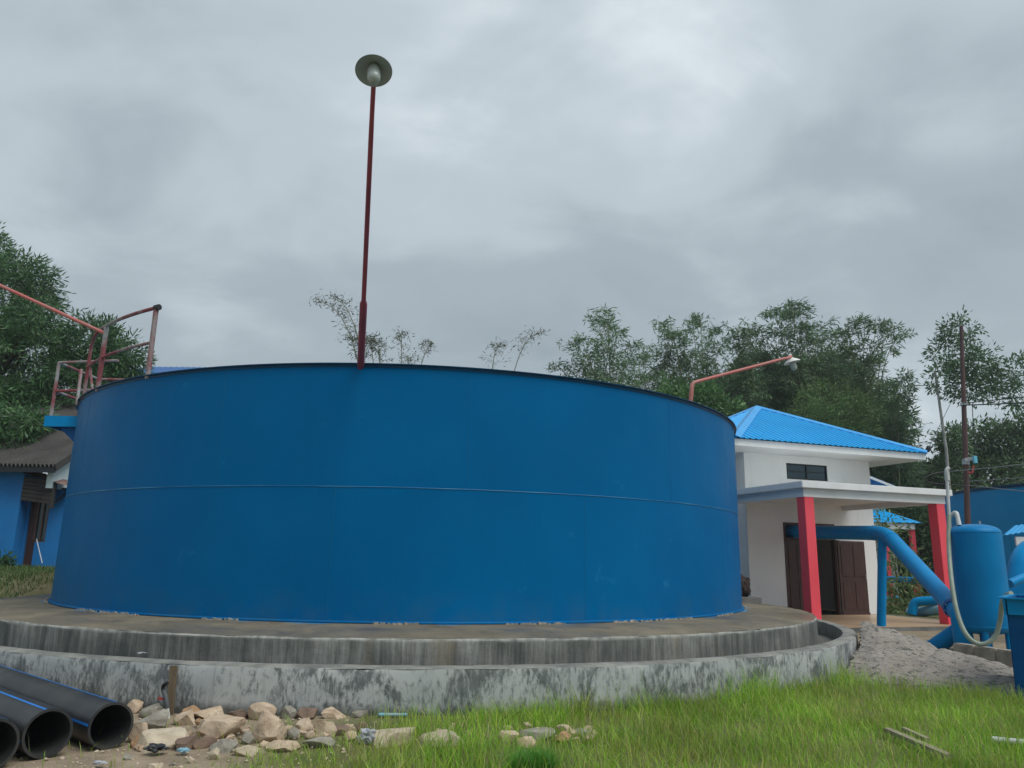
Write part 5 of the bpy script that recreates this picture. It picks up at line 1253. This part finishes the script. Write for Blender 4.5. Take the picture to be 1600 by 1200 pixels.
wpart(sheet(MB(), (wing_r-.02, ya, al.z+.04), (ar2.x, ya, ar2.z), (ar2.x, rec-.01, ar2.z+.12), (wing_r-.02, rec-.01, al.z+.16), 26, .02), 'awning_roof', simple('awning_rust', (.20, .12, .10), (.12, .08, .07), 3, .8), hse, None)
wpart(MB().bar((ar.x, ya+.1, ar.z-.62), hx(104, 770, rec-.03), .05), 'awning_strut', M['dark_frame'], hse, None)
# main corrugated roof
ez = hx(50, 727, 20.7).z; ex = hx(84, 733, 20.7).x
sl = 2.5
corr = MB(); vs = []; nco = 105; x0c = -24.0
for i in range(nco*4+1):
    x = x0c+(ex-x0c)*i/(nco*4); h = .05*math.sin(i*PI/2*1.0)
    vs += [(x, 20.7, ez+h), (x, 23.4, ez+sl*.62+h), (x, 26.2, ez+sl*1.22+h)]
n3 = nco*4+1
fs = []
for i in range(n3-1):
    for k in range(2): fs.append((i*3+k, (i+1)*3+k, (i+1)*3+k+1, i*3+k+1))
wpart(corr.add(vs, fs), 'roof', M['asbestos_roof'], hse, 180)
wpart(MB().bar((x0c, 20.78, ez-.07), (ex, 20.78, ez-.07), .04, .22), 'fascia', M['dark_frame'], hse, None)
wpart(MB().bar((ex+.02, 20.72, ez-.05), (ex+.02, 26.2, ez+sl*1.22-.05), .04, .20), 'barge_board', M['asbestos_roof'], hse, None)
wpart(MB().box((-20, 20.4, HZ-.3), (xe, rec-.002, HZ-.035)), 'veranda_floor', M['concrete_grey'], hse, None)
# broom, sandals
br0, br1 = hx(57, 842, rec-.06), hx(66, 880, rec-.35)
bm_ = empty('broom', br1, 0, 'broom with a thin pale handle leaning by the house window', 'broom')
wpart(MB().tube([br0, br1], .012, 6), 'handle', M['pvc_white'], bm_)
wpart(MB().box((br1.x-.10, br1.y-.07, HZ-.03), (br1.x+.14, br1.y+.05, HZ+.07)), 'brush', M['straw_bristle'], bm_, None)
def sandal(px, m, lab):
    p = hx(px, 887, 21.3); t = empty('sandal', (p.x, p.y, HZ-.033), .4, lab, 'sandal', 'footwear on the veranda')
    pts = []; mb = MB(); vs = []
    for z in (0, .03):
        for i in range(16):
            a = 2*PI*i/16; vs.append((.055*math.cos(a)*(1+.15*math.sin(a)), .135*math.sin(a), z))
    mb.add(vs, [tuple(range(15,-1,-1)), tuple(range(16,32))]+[(i, (i+1) % 16, 16+(i+1) % 16, 16+i) for i in range(16)])
    mb.build('sole', m, t); MB().tube(bezier((-.06,.02,.02),(-.05,.03,.09),(.05,.03,.09),(.06,.02,.02),8), .012, 6).build('strap', m, t, 60)
sandal(40, M['pvc_white'], 'pale sandal before the house door'); sandal(46, M['rock_grey'], 'grey sandal next to the pale one'); sandal(53, M['black_rubber'], 'black sandal near the broom'); sandal(59, M['deep_blue_paint'], 'dark blue sandal nearest the broom')
q = hx(3, 893, 20.6); broadleaf('garden_shrub', 'dark low shrub at the left foot of the blue house', (q.x, q.y, hgt(q.x, q.y)), .2, .02, [lobe(2, 884, 20.6, 8, 10)], 50, 9, .14, .05, M['mango_leaf'], M['bark'], .2, 'shrub', None, 99, .2, .3, False)


# ================================================================== humid air
mv = bpy.data.materials.new('humid_air'); mv.use_nodes = True; nt = mv.node_tree; nt.nodes.clear()
ov = nt.nodes.new('ShaderNodeOutputMaterial'); pv_ = nt.nodes.new('ShaderNodeVolumePrincipled')
pv_.inputs['Color'].default_value = (.86, .93, .97, 1); pv_.inputs['Density'].default_value = .0008; pv_.inputs['Anisotropy'].default_value = .2
nt.links.new(pv_.outputs[0], ov.inputs['Volume'])
hz = MB().box((-225, -65, -1.8), (225, 305, 24)).build('haze', mv)
tag(hz, 'thin humid haze in the air over the whole site', 'haze', kind='stuff')
